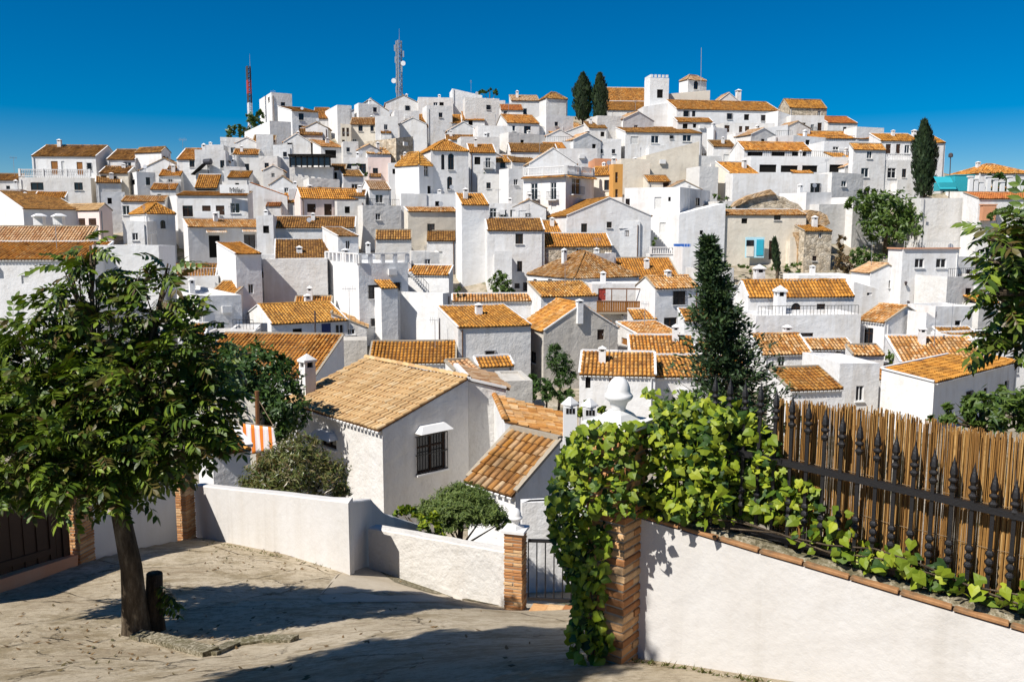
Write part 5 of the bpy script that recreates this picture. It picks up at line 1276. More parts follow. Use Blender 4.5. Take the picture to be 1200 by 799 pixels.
# ------------------------------------------------------------------ ivy
def ivy_geo(seed):
    rk = random.Random(seed); out = [(0,0),(-.16,.26),(.02,.42),(.26,.50),(.46,.36),(.70,.22),(1.0,0)]
    pts = [Vector((x - .1, y, -.10 * abs(y) - .1 * x * x + rk.uniform(-.03,.03))) for x, y in out] + [Vector((x - .1, -y, -.10 * abs(y) - .1 * x * x + rk.uniform(-.03,.03))) for x, y in out[1:-1][::-1]]
    c = Vector((.25, 0, .03)); V = [c] + pts; n = len(pts); t = rk.random() * .4
    return V, [(0, 1 + i, 1 + (i + 1) % n) for i in range(n)], [t] * n
IV = [ivy_geo(k) for k in range(4)]
IM = []
for g_ in IV:
    b = MB(); b.v, b.f, b.t = g_; IM.append(b.mesh('leaf', 'leaf_ivy'))
def wall_D(px):                                     # distance of the wall line at an image column
    t = np.interp(px, [600 + 1000 * wl(q).x / (wl(q).y * cp + 1.7 * sp) for q in np.linspace(-1.5, 5, 60)], np.linspace(-1.5, 5, 60))
    return (wl(float(t)) - WN * .12).y
iv = thing('ivy', 'thick bright green ivy smothering the pillar and fence corner', 'ivy', P(760, 615, 5.7))
IVP = [(644,575),(652,540),(672,505),(700,487),(735,482),(770,470),(815,470),(850,480),(885,490),(912,520),(925,550),(955,575),(975,615),(950,640),(900,640),(850,628),(800,612),(760,606),(738,606),(722,618),(714,660),(712,705),(716,760),(700,772),(668,745),(672,700),(660,668),(650,640),(640,600)]
items = []; guard = 0
def ivy_leaf(px, py, D, s_, nrm=None):
    p = P(px, py, D); n_ = ((nrm or Vector((-.35,-.75,.55))) + rvec(.55)).normalized()
    d = (Vector((RV.uniform(-1,1), RV.uniform(-.4,.4), RV.uniform(-1.0,.25))))
    items.append((p, Matrix.Translation(p) @ frame(d - n_ * d.dot(n_), n_) @ Matrix.Scale(s_, 4), RV.randrange(4)))
while len(items) < 5600 and guard < 80000:
    guard += 1; px, py = RV.uniform(640, 976), RV.uniform(465, 774)
    if not inside(px, py, IVP): continue
    if 690 < px < 765 and py < 494: continue
    if py > 612 and px > 716: continue
    if px < 720 and py > 600: D = 5.76 + RV.uniform(-.12, .35)
    elif px < 745: D = 5.72 + RV.uniform(-.32, .7)
    elif px > 850:
        D = wall_D(px) + RV.triangular(-.06, .5, .1)
    else: D = wall_D(px) + RV.triangular(-.34, .5, -.0)
    ivy_leaf(px, py, D, RV.choice((RV.uniform(.026, .045), RV.uniform(.04, .068), RV.uniform(.052, .085))))
for _ in range(230):                                 # runners along the foot of the fence
    px = RV.uniform(930, 1230); base_y = np.interp(px, [930, 1060, 1200, 1230], [632, 668, 708, 718]); py = base_y - abs(RV.gauss(0, 14)) * (1 if px > 1000 else 2.2) + 8
    ivy_leaf(px, py, wall_D(px) + RV.uniform(-.13, .08), RV.uniform(.04, .085))
for _ in range(60):                                  # stray tips along the top
    f = RV.random(); ivy_leaf(755 + 130 * f, 458 + 16 * f + RV.uniform(-5, 8), wall_D(755 + 130 * f) + RV.uniform(-.05,.2), RV.uniform(.03, .06))
for _ in range(26): ivy_leaf(RV.uniform(664, 716), RV.uniform(735, 772), 5.66 + RV.uniform(-.05,.1), RV.uniform(.06, .1))
items.sort(key=lambda q: q[0].y - .0 * q[0].z); bulk = MB()
order = sorted(range(len(items)), key=lambda k: items[k][0].y - np.interp(600 + 1000 * items[k][0].x / items[k][0].y, [640, 735, 976, 1230], [5.8, 5.75, 5.0, 4.2]))
for k in order[300:]: add_geo(bulk, IV[items[k][2]], items[k][1], RV.random())
stuff(bulk.build('leaf_mass', 'leaf_ivy', iv))
for k in order[:300]: link('leaf', IM[items[k][2]], iv, mat=Matrix.Translation(-iv.location) @ items[k][1])
b = MB()
for k in range(7):
    pts = []
    for q in range(9):
        px = 745 + 56 * q; py = np.interp(px, [740, 930, 1060, 1230], [600, 634, 668, 716]) - 5 * k + 7 * math.sin(q * 1.7 + k); pts.append(P(px, py, wall_D(px) - .06 + .03 * math.sin(q * 2.1 + k)))
    if k < 3: b.tube(pts, .006, 5)
for k in range(5):
    b.tube([P(690 + 5 * k, 772, 5.75 + .03 * k), P(695 + 4 * k, 690, 5.78), P(690 + 8 * k, 600, 5.85), P(680 + 20 * k, 520, 5.9)], .009, 5)
b.build('stem', 'bark', iv)
# ------------------------------------------------------------------ clouds of small leaves
def cloud(name, label, blobs, D, n, size, mat, cat='shrub', foot=None, group=None, flat=1.0, asp=.45, trunk=.1, upb=.4, long_=1.0):
    B_ = [(P(x, y, D + dz), rx * D / 1000, ry * D / 1000) for x, y, rx, ry, dz in blobs]
    c0 = B_[0][0]; fp = foot or Vector((c0.x, c0.y, min(T(c0.x, c0.y), c0.z - .5)))
    rt = thing(name, label, cat, fp, group)
    tr = MB(); tr.tube([fp - Vector((0,0,.4)), fp.lerp(c0, .5) + rvec(.05), c0], [trunk, trunk * .8, trunk * .5], 8)
    for c, rx, ry in B_[:9]: tr.tube([fp.lerp(c0, .6), c], [trunk * .5, trunk * .15], 6)
    tr.build('trunk', 'bark', rt, smooth=True)
    mb = MB(); tot = sum(rx * ry for _, rx, ry in B_)
    for c, rx, ry in B_:
        k = int(n * rx * ry / tot); ncl = max(4, k // 26)
        cl = []
        for _ in range(ncl):
            d = rvec(1).normalized(); f = RV.uniform(.45, 1.0); cl.append((c + Vector((d.x * rx, d.y * rx, d.z * ry * flat)) * f, d))
        for _ in range(k):
            p0, d = cl[RV.randrange(ncl)]; p = p0 + rvec(min(rx, ry) * .13)
            n_ = (d * .6 + rvec(.5) + Vector((0,0,upb))).normalized(); dr = rvec(1); dr = (dr - n_ * dr.dot(n_)).normalized(); sd_ = n_.cross(dr)
            L = size * RV.uniform(.6, 1.3) * long_; w = size * asp * RV.uniform(.7, 1.2)
            q0 = len(mb.v); mb.v += [p - dr * L * .5, p + sd_ * w * .5 - n_ * w * .1, p + dr * L * .5 - n_ * L * .1, p - sd_ * w * .5 - n_ * w * .1]
            mb.f.append((q0, q0+1, q0+2, q0+3)); mb.t.append(RV.random())
    stuff(mb.build('crown' if cat == 'tree' else 'foliage', mat, rt)); return rt
cloud('shrub', 'olive green oleander bush behind the low white wall', [(345,552,52,34,0),(315,560,34,26,-.2),(380,560,32,26,0),(350,525,34,18,.2),(300,575,22,20,-.2),(398,578,14,14,-.1)], 19.6, 9500, .14, 'leaf_oleander', asp=.25, long_=1.1)
cloud('tree', 'dense dark green tree in front of the tan tiled roof', [(300,440,52,40,0),(272,465,44,42,0),(335,468,28,38,-.5),(312,495,38,26,-.3),(258,425,40,30,.5),(345,492,18,18,-.4),(320,425,24,16,0)], 31.5, 11000, .23, 'leaf_dark', 'tree', trunk=.15)
cloud('juniper', 'flat-topped feathery juniper bush behind the rough wall', [(540,592,42,20,0),(510,598,26,14,0),(570,600,26,14,-.2),(545,578,30,12,.2),(588,612,14,8,-.3),(530,612,24,9,-.2)], 18.5, 24000, .12, 'leaf_juniper', asp=.2, upb=.9, trunk=.06)
cloud('shrub', 'bright leafy creeper hanging over the curved wall', [(478,606,16,10,0),(500,614,18,12,-.3),(518,624,14,9,-.4),(470,598,10,7,0)], 16.9, 620, .14, 'leaf_ivy', asp=.8, trunk=.03, foot=P(500,650,16.9))
cloud('shrub', 'loose green bush behind the reed screen at the right edge', [(1150,480,34,22,0),(1185,478,30,28,.3),(1120,488,24,14,0),(1215,470,40,34,.5),(1135,470,14,12,0),(1105,490,14,8,0)], 9.3, 2400, .11, 'leaf_mid', asp=.35, trunk=.05, foot=P(1160,545,9.3))
cloud('tree', 'spreading bushy tree on the right slope below the white houses', [(1040,245,38,22,0),(1010,240,24,14,0),(1070,255,30,22,0),(1045,268,40,18,-1),(1025,228,20,10,0),(1085,272,16,14,0)], 103, 5200, .62, 'leaf_mid', 'tree', trunk=.3)
cloud('shrub', 'rounded dark bush left of the square garage house', [(1018,310,19,20,0),(1005,300,12,10,0),(1025,322,12,10,0)], 89, 1800, .42, 'leaf_mid', trunk=.12)
cloud('shrub', 'brownish dry brush beside the rubble hut', [(990,308,16,14,0),(985,285,7,14,0),(1000,325,16,8,-1)], 92, 1100, .42, 'leaf_dry', trunk=.08)
cloud('tree', 'small spiky green tree at the grey gable house', [(655,428,17,18,0),(650,412,10,9,0),(664,440,12,12,0)], 60, 1500, .38, 'leaf_dark', 'tree', trunk=.1, asp=.2, long_=1.4)
cloud('shrub', 'green bush at the foot of the tall white house', [(588,334,16,12,0),(585,324,9,7,0),(596,342,10,7,0)], 82, 1200, .36, 'leaf_mid', trunk=.08)
cloud('shrub', 'dark shrubs in the alley below the small spiky tree', [(640,450,22,11,0),(620,446,12,8,0),(660,462,18,10,0),(630,462,20,10,-1)], 58, 1800, .33, 'leaf_dark', trunk=.08)
cloud('tree', 'green tree beside the mossy orange roof at right', [(1055,424,12,14,0),(1066,432,10,10,0),(1045,418,8,10,0)], 62, 1000, .34, 'leaf_mid', 'tree', trunk=.1)
cloud('shrub', 'fig bush growing from the ruin wall', [(846,238,9,9,0),(852,246,8,8,0),(840,230,5,5,0)], 103, 420, .4, 'leaf_mid', trunk=.08)
cloud('shrub', 'low scrub below the ruined blue doorway', [(880,314,26,5,0),(918,312,24,6,0),(850,316,14,7,0),(935,322,16,8,-1)], 94, 1300, .4, 'leaf_mid', trunk=.05)
cloud('shrub', 'scrub on the bank beside the white balustrade', [(805,328,14,8,0),(822,324,10,8,0),(798,336,10,5,0)], 90, 700, .4, 'leaf_dark', trunk=.05)
cloud('shrub', 'dark bushes on the slope under the red and white mast', [(280,152,14,8,0),(298,141,9,10,0),(268,157,8,6,0),(303,135,6,7,0)], 158, 1200, .7, 'leaf_dark', trunk=.15)
cloud('tree', 'small umbrella-shaped tree on the ridge crest', [(574,108,13,3,0),(566,109,7,2.5,0),(582,109,6,2,0)], 166, 700, .6, 'leaf_dark', 'tree', trunk=.18)
cloud('shrub', 'potted green shrub above the tile-topped garden wall', [(536,341,4,6,0)], 79.5, 140, .3, 'leaf_mid', trunk=.05)
cloud('shrub', 'potted plant at the end of the white balustrade', [(767,284,4,7,0),(769,278,2.5,5,0)], 97, 160, .3, 'leaf_mid', trunk=.05)
cloud('shrub', 'green bush under the right-edge reddish roof', [(1178,248,14,9,0),(1165,252,8,6,0)], 93, 700, .45, 'leaf_mid', trunk=.1)
cloud('shrub', 'dark pine bush beside the row of white columns', [(1167,213,9,13,0),(1172,205,5,8,0),(1180,218,9,9,0)], 110, 700, .5, 'leaf_dark', trunk=.1)
cloud('shrub', 'hanging dark plants on the shaded verandah', [(412,205,6,6,0),(428,202,4,8,0),(418,194,8,3,0)], 122.5, 420, .38, 'leaf_dark', trunk=.04)
cloud('shrub', 'dark plants on the terrace of the arched bay house', [(566,207,8,5,0),(580,212,6,7,0),(594,208,4,4,0)], 117, 460, .38, 'leaf_dark', trunk=.04)
cloud('shrub', 'leafy vine over the low white lantern wall by the ivy', [(680,482,10,7,0),(706,480,8,6,0),(690,470,6,5,0)], 30, 260, .22, 'leaf_ivy', trunk=.03, asp=.8)
# columnar cypresses
def cypress(label, x, y0, y1, wpx, D, n=3600, group=None, lean=0):
    t, bt = P(x + lean, y0, D), P(x, y1, D); hgt = t.z - bt.z; r_ = wpx / 2 * D / 1000
    fp = Vector((bt.x, bt.y, min(T(bt.x, bt.y), bt.z))); rt = thing('cypress', label, 'tree', fp, group)
    tr = MB(); tr.tube([fp - Vector((0,0,.3)), bt + Vector((0,0,.5)), bt.lerp(t, .85)], [.2,.17,.04], 8); tr.build('trunk', 'bark', rt)
    mb = MB()
    lob = [(RV.uniform(0, 6.28), RV.uniform(.05, .9)) for _ in range(40)]
    for _ in range(n):
        f = RV.random() ** .8; q = RV.uniform(0, 6.283)
        if f < .62: pr = .62 + .38 * math.sin(f / .62 * math.pi / 2 + .0)
        else: pr = max(0, 1 - ((f - .62) / .38) ** 1.35)
        pr *= 1 + .16 * math.sin(q * 3 + f * 17) + .1 * math.sin(q * 7 - f * 31)
        p = bt.lerp(t, f); rr = r_ * pr * RV.uniform(.62, 1.04); p = p + Vector((math.cos(q) * rr, math.sin(q) * rr, 0))
        d = Vector((math.cos(q) * .35, math.sin(q) * .35, 1)).normalized() + rvec(.16); sd_ = Vector((-math.sin(q), math.cos(q), 0)) + rvec(.3)
        L = RV.uniform(.35, .8) * (1 if r_ > .6 else .6); w = L * .22; o = len(mb.v)
        mb.v += [p, p + d * L * .5 + sd_ * w, p + d * L, p + d * L * .5 - sd_ * w]; mb.f.append((o, o+1, o+2, o+3)); mb.t.append(RV.random())
    stuff(mb.build('crown', 'leaf_cypress', rt)); return rt
cypress('tall dark cypress, wider one of the pair beside the church', 683, 89, 142, 21, 150)
cypress('tall dark cypress, slimmer one of the pair beside the church nave', 703, 89, 148, 17, 149)
cypress('lone dark cypress before the right end house', 1083, 145, 231, 25, 116, 4200)
cypress('small dark cypress growing below the ruined blue doorway', 911, 281, 318, 8, 93, 900, lean=-4)
# conifer behind the ivy
cf_t, cf_b = P(829, 279, 20), P(862, 530, 20); fp = Vector((cf_b.x, cf_b.y, T(cf_b.x, cf_b.y)))
cn = thing('conifer', 'tall dark green conifer with drooping branches behind the ivy', 'tree', fp)
tr = MB(); tr.tube([fp - Vector((0,0,.3)), cf_b, cf_b.lerp(cf_t, .5) + Vector((.05,0,0)), cf_t], [.14,.11,.06,.012], 8); tr.build('trunk', 'bark', cn, smooth=True)
mb = MB(); bm = MB(); H_ = (cf_t - cf_b).length
for lev in range(62):
    f = lev / 62; c = cf_b.lerp(cf_t, f); rmax = (1.6 * (1 - f) ** 1.12 + .05) * (1 + .24 * math.sin(lev * 1.57) + .1 * math.sin(lev * .7))
    for k in range(8):
        q = RV.uniform(0, 6.283); L = rmax * RV.uniform(.35, 1.2); up0 = .35 - .2 * f
        prev = c; tips = []
        for s_ in range(1, 6):
            g = s_ / 5; p = c + Vector((math.cos(q) * L * g, math.sin(q) * L * g, L * (up0 * g - .22 * g * g + .25 * g ** 3))); tips.append((p, g))
        bm.tube([c, tips[2][0], tips[4][0]], [.012,.008,.003], 4)
        for p, g in tips:
            for _ in range(7):
                d = Vector((math.cos(q), math.sin(q), .45)) * .7 + rvec(.5); d.normalize(); ln = RV.uniform(.09, .2); sd_ = d.cross(rvec(1)).normalized() * ln * .17
                pp = p + rvec(.05); o = len(mb.v); mb.v += [pp, pp + d * ln * .45 + sd_, pp + d * ln, pp + d * ln * .45 - sd_]; mb.f.append((o, o+1, o+2, o+3)); mb.t.append(RV.random())
stuff(bm.build('limbs', 'bark', cn)); stuff(mb.build('crown', 'leaf_conifer', cn))
# ------------------------------------------------------------------ masts, poles, small village things
def mast(label, x, y0, y1, wpx, D, mats, gear=True):
    a, t = P(x, y1, D), P(x, y0, D); w = wpx * D / 1000 / 2; hgt = t.z - a.z; gz = min(T(a.x, a.y), a.z)
    rt = thing('lattice_mast', label, 'mast', Vector((a.x, a.y, gz))); n = 12; up = Vector((0,0,1))
    for s_ in range(n):
        m_ = MB(); z0, z1 = a.z + hgt * s_ / n, a.z + hgt * (s_ + 1) / n
        if s_ == 0: z0 = gz
        cs = [Vector((a.x + w * math.cos(q), a.y + w * math.sin(q), 0)) for q in (.5, 2.6, 4.7)]
        for i in range(3):
            m_.bar(cs[i] + up * z0, cs[i] + up * z1, .2); m_.bar(cs[i] + up * z0, cs[(i+1) % 3] + up * z1, .11); m_.bar(cs[i] + up * z1, cs[(i+1) % 3] + up * z1, .05)
        m_.build('mast_section', mats[s_ * len(mats) // n], rt)
    if gear:
        for k in range(9):
            q = RV.uniform(0, 6.28); z = a.z + hgt * (.15 + .8 * k / 9); p = Vector((a.x + math.cos(q) * (w + .3), a.y + math.sin(q) * (w + .3), z)); m_ = MB()
            m_.obox(p, (.12,0,0), (0,.1,0), (0,0,.55)); m_.bar(p, Vector((a.x, a.y, z)), .05); m_.build('antenna_panel', 'steel', rt)
        for k in range(2):
            z = a.z + hgt * (.3 + .3 * k); p = Vector((a.x + (.9 if k else -.9), a.y - .5, z)); m_ = MB(); m_.tube([p, p + Vector((0,-.1,0)), p + Vector((0,-.25,0))], [.15,.4,.45], 12); m_.bar(p, Vector((a.x, a.y, z)), .06); m_.build('dish', 'mast_white', rt)
    m_ = MB(); m_.tube([t, t + up * (2.2)], [.05,.02], 6); m_.build('lightning_rod', 'steel', rt)
mast('grey lattice telecom mast with antenna panels on the ridge', 468, 48, 116, 7, 165, ['steel'])
mast('red and white lattice mast on the left slope', 293, 78, 142, 5, 160, ['mast_white','mast_white','mast_dark','mast_red','mast_red','mast_dark','mast_dark'], False)
def pole(name, label, x, y0, y1, D, r_=.06, mat='steel', arm=None, cat='pole'):
    a, t = P(x, y1, D), P(x, y0, D); fp = Vector((a.x, a.y, min(a.z, T(a.x, a.y)))); rt = thing(name, label, cat, fp)
    m_ = MB(); m_.tube([fp, t], [r_, r_ * .7], 8); m_.build('shaft', mat, rt)
    if arm == 'lamp':
        m_ = MB(); m_.lathe(t, [(.08,-.1),(.3,0),(.28,.35),(.1,.5)], 8); m_.build('lantern', 'mast_dark', rt)
    if arm == 'aerial':
        m_ = MB(); m_.bar(t - Vector((.6,0,.1)), t + Vector((.6,0,-.1)), .03)
        for k in range(6): m_.bar(t + Vector((-.5 + .2 * k, 0, -.1 - .25)), t + Vector((-.5 + .2 * k, 0, .15)), .02)
        m_.build('aerial', 'steel', rt)
pole('flag_pole', 'thin tall pole rising beside the bell tower', 822, 56, 96, 159, .07)
pole('street_lamp', 'lamp post above the teal canopy on the right slope', 1114, 184, 215, 112, .08, 'mast_dark', 'lamp', 'street lamp')
pole('tv_aerial', 'roof aerial above the white house under the red mast', 310, 160, 190, 134, .03, 'steel', 'aerial', 'aerial')
pole('tv_aerial', 'roof aerial over the crenellated white house', 409, 337, 372, 72, .025, 'steel', 'aerial', 'aerial')
pole('tv_aerial', 'roof aerial on the brown-roofed houses at the left skyline', 214, 163, 185, 130, .03, 'steel', 'aerial', 'aerial')
pole('tv_aerial', 'thin roof aerial near the dark alley', 468, 340, 372, 74, .02, 'steel', 'aerial', 'aerial')
pole('stove_pipe', 'rusty dark stove pipe beside the blue door', 369, 364, 402, 70.3, .09, 'mast_dark', None, 'pipe')
pole('stove_pipe', 'rusty pipe in the yard below the white terrace block', 515, 373, 400, 66, .08, 'mast_dark', None, 'pipe')
pole('wooden_post', 'wooden post holding the clothes line', 301, 458, 520, 27, .1, 'wood', None, 'post')
# striped towel on a line
ta, tb_ = P(281, 496, 25), P(320, 501, 24.4); m_ = MB(); nW, nH = 16, 8
for i in range(nW + 1):
    for j in range(nH + 1):
        p = ta.lerp(tb_, i / nW) - Vector((0,0,.95 * j / nH * (1 - .25 * i / nW))); p.y += .05 * math.sin(i * 1.1) * j / nH; p.x += .12 * j / nH; m_.v.append(p)
for i in range(nW):
    for j in range(nH): o = i * (nH + 1) + j; m_.f.append((o, o + 1, o + nH + 2, o + nH + 1)); m_.t.append(.5)
tw = top('towel', m_, 'towel', 'white and orange striped towel hanging on a clothes line', 'towel', ta, smooth=True)
md = tw.modifiers.new('thickness', 'SOLIDIFY'); md.thickness = .012
m_ = MB(); m_.tube([P(270,494,25.2), P(282,495,25), P(321,500,24.4), P(304,470,27)], .012, 5)
top('clothes_line', m_, 'rope', 'thin clothes line stretched from the wooden post', 'line', P(270,494,25.2))
# black glazed sunroom
s0, s1 = P(340,196,118.5), P(387,196,118.5); rt = thing('sunroom', 'black framed glazed sunroom on a white wall in the upper left', 'sunroom', s0)
ht = (P(340,183,118.5).z - s0.z); up = Vector((0,0,1)); bk = Vector((0,3,0)); m_ = MB()
m_.obox((s0 + s1) / 2 + up * (ht + .12) + bk / 2, ((s1.x - s0.x) / 2 + .2,0,0), (0,1.7,0), (0,0,.14)); m_.build('roof', 'dark', rt)
for i in range(8):
    p = s0.lerp(s1, i / 7); m_ = MB(); m_.bar(p, p + up * ht, .16); m_.build('post', 'dark', rt)
for i in range(7):
    p = s0.lerp(s1, (i + .5) / 7); m_ = MB(); m_.obox(p + up * ht * .5, ((s1.x - s0.x) / 14 - .08,0,0), (0,.02,0), (0,0,ht * .36)); m_.build('pane', 'glass', rt)
# solar tank
p = P(243, 190, 121); rt = thing('solar_heater', 'dark solar water tank on a slanted frame, left slope', 'water heater', p + Vector((0,0,-1.6)))
m_ = MB(); m_.tube([p + Vector((-.45,.1,0)), p + Vector((.55,-.1,.05))], .42, 12); m_.build('tank', 'tank', rt)
m_ = MB(); q = P(226, 205, 121); m_.bar(p + Vector((-.3,-.3,-.3)), q, 1.1, .08); m_.bar(p, p + Vector((0,.2,-1.6)), .08); m_.build('collector', 'dark', rt)
# lettered parapet of the mauve terrace house
rt = I_TERR['root']; a, b = P(258,226,104.6), P(292,226,104.6); ht = .95; m_ = MB()
m_.obox((a + b) / 2 + Vector((0,0,.45)), ((b.x - a.x) / 2,0,0), (0,.1,0), (0,0,.5)); m_.build('parapet', 'white', rt)
cu = bpy.data.curves.new('lettering', 'FONT'); cu.body = 'Mifar'; cu.size = .85; cu.extrude = .01; cu.align_x = 'CENTER'
to = bpy.data.objects.new('text_tmp', cu); COL.objects.link(to); bpy.context.view_layer.update()
tm = bpy.data.meshes.new_from_object(to.evaluated_get(bpy.context.evaluated_depsgraph_get())); bpy.data.objects.remove(to)
tm.materials.clear(); tm.materials.append(M['sign_black'])
lc = P(277, 222.5, 104.4); lo = link('lettering', tm, rt, mat=Matrix.Translation(Vector((lc.x, lc.y, lc.z - .3)) - rt.location) @ Matrix.Rotation(math.pi / 2, 4, 'X'))
# balustrades and balcony of particular houses
i = I_BAL; up = Vector((0,0,1))
balustrade(i['root'], i['c'] + i['l'] * .1 + up * .15, i['c'] + i['l'] * (i['L2'] - .1) + up * .15, 1.0); balustrade(i['root'], i['c'] + i['r'] * .1 + up * .15, i['c'] + i['r'] * (i['L1'] - .1) + up * .15, 1.0)
dk, tl = MB(), MB()
for d, n_, L in ((i['l'], i['nL'], i['L2']), (i['r'], i['nR'], i['L1'])):
    roof_plane(dk, tl, None, i['c'] + n_ * .45 - up * .2, i['c'] + d * L + n_ * .45 - up * .2, i['c'] + up * .02, i['c'] + d * L + up * .02, oh=.02)
ef = dk.build('cornice', 'mortar', i['root']); stuff(tl.build('cornice_tiles', 'tile_orange', ef))
tw_ = thing('terrace', 'white terrace with balustrade and blue cover beside the ruin', 'terrace', P(762,312,93.5)); a, b = P(762,312,93.5), P(833,312,93.5)
hz = P(762,298,93.5).z - a.z; m_ = MB(); m_.obox((a + b) / 2 + Vector((0,1.5,hz / 2 - 1)), ((b.x - a.x) / 2,0,0), (0,1.5,0), (0,0,hz / 2 + 1)); m_.build('terrace_wall', 'white', tw_)
balustrade(tw_, a + up * hz, b + up * hz, .75)
c = P(799, 296, 94.5); m_ = MB(); m_.obox(c + up * .5, (.85,0,0), (0,.4,0), (0,0,.45)); tag(link('pool_cover', m_.mesh('pool_cover', 'blue_tarp', c), None, loc=c), 'bright blue cover behind the white balustrade', 'cover')
# blue-washed doorway of the ruin
c = P(884, 302, 98.6); zt = P(884, 278, 98.6).z; rt = thing('blue_doorway', 'pale blue washed wall patch with teal door in the ruin', 'doorway', c); wd_ = 11 * 98.6 / 1000
m_ = MB(); m_.obox(c + up * (zt - c.z) / 2, (wd_,0,0), (0,.06,0), (0,0,(zt - c.z) / 2)); m_.build('wash_panel', 'bluewash', rt)
m_ = MB(); m_.obox(P(890.5, 290, 98.5), (.4,0,0), (0,.03,0), (0,0,.9)); m_.build('door', 'teal_paint', rt)
m_ = MB(); m_.obox(P(879, 294.5, 98.5), (.42,0,0), (0,.03,0), (0,0,.6)); m_.build('hatch', 'cream', rt)
m_ = MB(); m_.obox(P(879, 285, 98.5), (.42,0,0), (0,.03,0), (0,0,.35)); m_.build('window', 'glass', rt)
a = P(934, 312, 98.4); m_ = MB(); zt = P(934, 272, 98.4).z - a.z
m_.poly([a, a + Vector((1.1,0,0)), a + Vector((1.05,0,zt * .35)), a + Vector((.2,0,zt)), a + Vector((-.5,0,zt)), a + Vector((-.05,0,zt * .55))])
m_.poly([q - Vector((0,-.6,0)) for q in m_.v[:6]][::-1])
for k in range(6): m_.quad(m_.v[k], m_.v[(k+1) % 6], m_.v[(k+1) % 6] + Vector((0,.6,0)), m_.v[k] + Vector((0,.6,0)))
top('broken_arch', m_, 'rubble', 'crumbling orange rubble arch stump of the ruin', 'ruin', a)
# wooden balcony
i = I_WB; rt = i['root']; a, b = P(699, 365, 77.6), P(769, 366, 77.6); m_ = MB(); hh = .95; n = 26
m_.bar(a + up * hh, b + up * hh, .1); m_.bar(a, b, .1); fl = m_.build('balcony_rail', 'wood', rt)
for k in range(n): p = a.lerp(b, (k + .5) / n); m_ = MB(); m_.obox(p + up * hh / 2, ((b.x - a.x) / n * .44,0,0), (0,.02,0), (0,0,hh / 2)); m_.build('board', 'wood_orange', fl)
m_ = MB(); m_.obox((a + b) / 2 + Vector((0,.9,-.1)), ((b.x - a.x) / 2,0,0), (0,1.0,0), (0,0,.08)); m_.build('balcony_floor', 'mortar', rt)
m_ = MB()
for k in range(4): p = a.lerp(b, .25 + .25 * k); m_.bar(p, p + up * 2.1, .08)
m_.bar(a.lerp(b, .1) + up * 2.1, b + up * 2.1, .1); m_.build('pergola', 'wood', rt)
# teal canopy and crates, columns at the right edge
c = P(1107, 222, 108); m_ = MB(); m_.obox(c + up * .3, (1.0,0,0), (0,.8,0), (0,0,.5)); m_.quad(c + Vector((-1.1,-1,0)), c + Vector((1,-1,0)), c + Vector((1,.8,1.6)), c + Vector((-1.1,.8,1.6)))
top('canopy', m_, 'teal_tarp', 'bright teal canopy on the right slope', 'canopy', c)
c = P(1124, 221, 109); m_ = MB(); m_.obox(c + up * .6, (1.2,0,0), (0,1.2,0), (0,0,.95)); m_.obox(c + up * 1.6, (1.26,0,0), (0,1.26,0), (0,0,.05))
top('container', m_, 'teal_tarp', 'dark teal box container beside the teal canopy', 'container', c)
for k, x in enumerate((1137,1143,1149,1158,1166,1174,1183,1196)):
    a, t = P(x, 229, 104), P(x, 207 + 3 * (k % 3), 104); rt = thing('white_column', 'plain white column standing in a row on the right slope', 'column', a, 'row of white columns on the right slope')
    m_ = MB(); m_.obox(a.lerp(t, .5), (.22,0,0), (0,.22,0), (0,0,(t.z - a.z) / 2)); m_.build('shaft', 'plain_white', rt); m_ = MB(); m_.obox(t, (.28,0,0), (0,.28,0), (0,0,.08)); m_.build('capital', 'plain_white', rt)
c = P(1157, 258, 96.5); m_ = MB(); m_.obox(c + up * .8, (.75,0,0), (0,.3,0), (0,0,.85)); m_.obox(c + up * 1.7, (.85,0,0), (0,.35,0), (0,0,.06)); top('brick_bay', m_, 'terracotta', 'brick-red bay on the right edge house', 'bay', c)
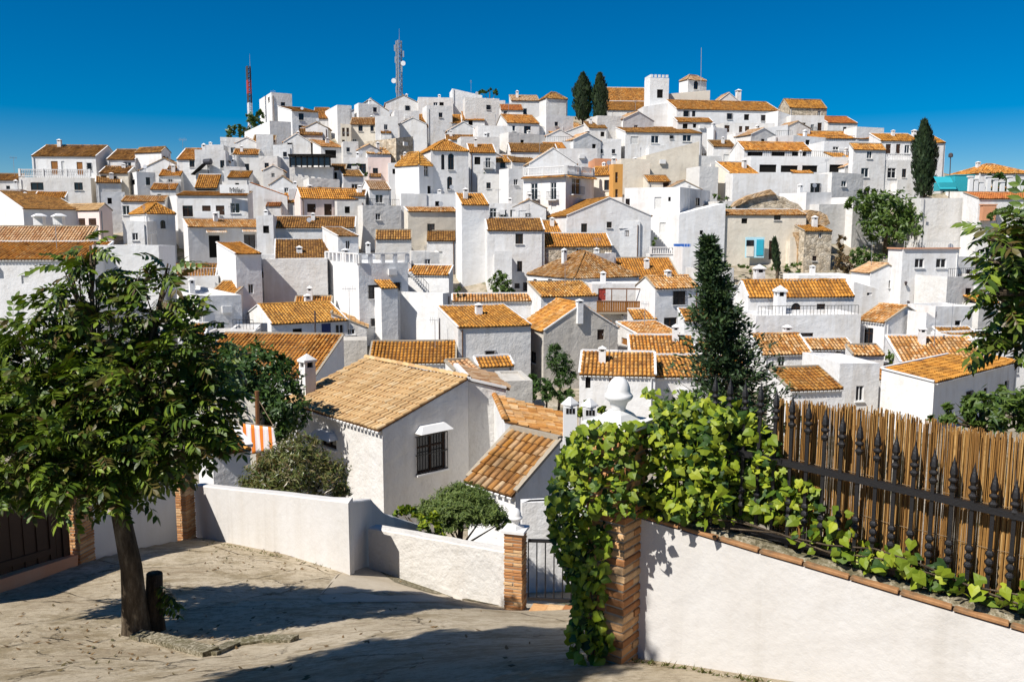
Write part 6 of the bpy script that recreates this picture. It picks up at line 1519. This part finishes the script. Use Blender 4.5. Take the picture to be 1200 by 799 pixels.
# wall lanterns and garage plate of the square house
i = I_GAR
for x, y in ((1060, 332), (1063, 355), (1113, 360)):
    s_, z = on_face(i['c'], i['r'], x, y); p = i['c'] + i['r'] * s_ + i['nR'] * .2; p.z = z; m_ = MB(); m_.lathe(p, [(.06,-.2),(.16,.1),(.05,.22)], 6); m_.bar(p + up * .2, p + up * .2 - i['nR'] * .2, .04); m_.build('wall_lantern', 'mast_dark', i['root'])
s_, z = on_face(i['c'], i['r'], 1086, 354); p = i['c'] + i['r'] * s_ - i['nR'] * .06; p.z = z; m_ = MB(); m_.obox(p, i['r'] * .16, i['nR'] * .01, up * .25); m_.build('plate', 'plain_white', i['root'])
m_ = MB(); c0, c1 = i['c'], i['c'] + i['r'] * i['L1']
for a, b in ((c0, c1), (c0, c0 + i['l'] * i['L2'])): m_.bar(a + up * .31, b + up * .31, .35, .12)
m_.build('brick_coping', 'terracotta', i['root'])
# small white roof vents of the barn-like house, lanterns by the ivy
for k, (x, lb_) in enumerate(((47,'small white roof vent, the one nearer the sunlit gable of the barn'),(70,'small white roof vent, the one nearer the ribbed tan roof'))):
    a = P(x, 270, 102.3); rt = thing('roof_vent', lb_, 'vent', a); hgt = P(x, 250, 102.3).z - a.z; m_ = MB(); m_.obox(a + up * (hgt * .4 - 1), (.55,0,0), (0,.4,0), (0,0,hgt * .4 + 1)); m_.build('shaft', 'white', rt)
    m_ = MB(); m_.lathe(a + up * hgt * .8, [(1.0,0),(.95,.1),(.3,.38)], 4); m_.build('cap', 'plain_white', rt)
for k, (x, y, lb_) in enumerate(((668, 482, 'small white lantern chimney on the left, by the vine'), (691, 484, 'small white lantern chimney with slots, nearer the ball finial'))):
    a = P(x, y, 28); rt = thing('lantern_chimney', lb_, 'chimney', a - up * 1.5); m_ = MB(); m_.obox(a - up * .65, (.22,0,0), (0,.22,0), (0,0,.85)); m_.build('shaft', 'plain_white', rt)
    m_ = MB(); m_.lathe(a + up * .24, [(.30,0),(.28,.05),(.05,.26)], 4); m_.build('cap', 'plain_white', rt)
    m_ = MB()
    for q in (-.13, 0, .13): m_.obox(a + Vector((q * .8, -.222, .06)), (.04,0,0), (0,.01,0), (0,0,.09))
    m_.build('vent_slot', 'dark', rt)
# outside stair
sa, sb_ = P(503, 344, 82.4), P(480, 318, 82.4); rt = thing('outside_stair', 'white outside stair with iron handrail on the house wall', 'stairs', sa); n = 12
for k in range(n):
    p = sa.lerp(sb_, (k + .5) / n); m_ = MB(); m_.obox(p - up * .1, (.16,0,0), (0,.5,0), (0,0,.13)); m_.build('step', 'plain_white', rt)
m_ = MB(); m_.bar(sa + Vector((0,-.45,.9)), sb_ + Vector((0,-.45,.9)), .04)
for k in range(9): p = sa.lerp(sb_, k / 8) + Vector((0,-.45,0)); m_.bar(p, p + up * .9, .03)
m_.build('handrail', 'iron', rt)
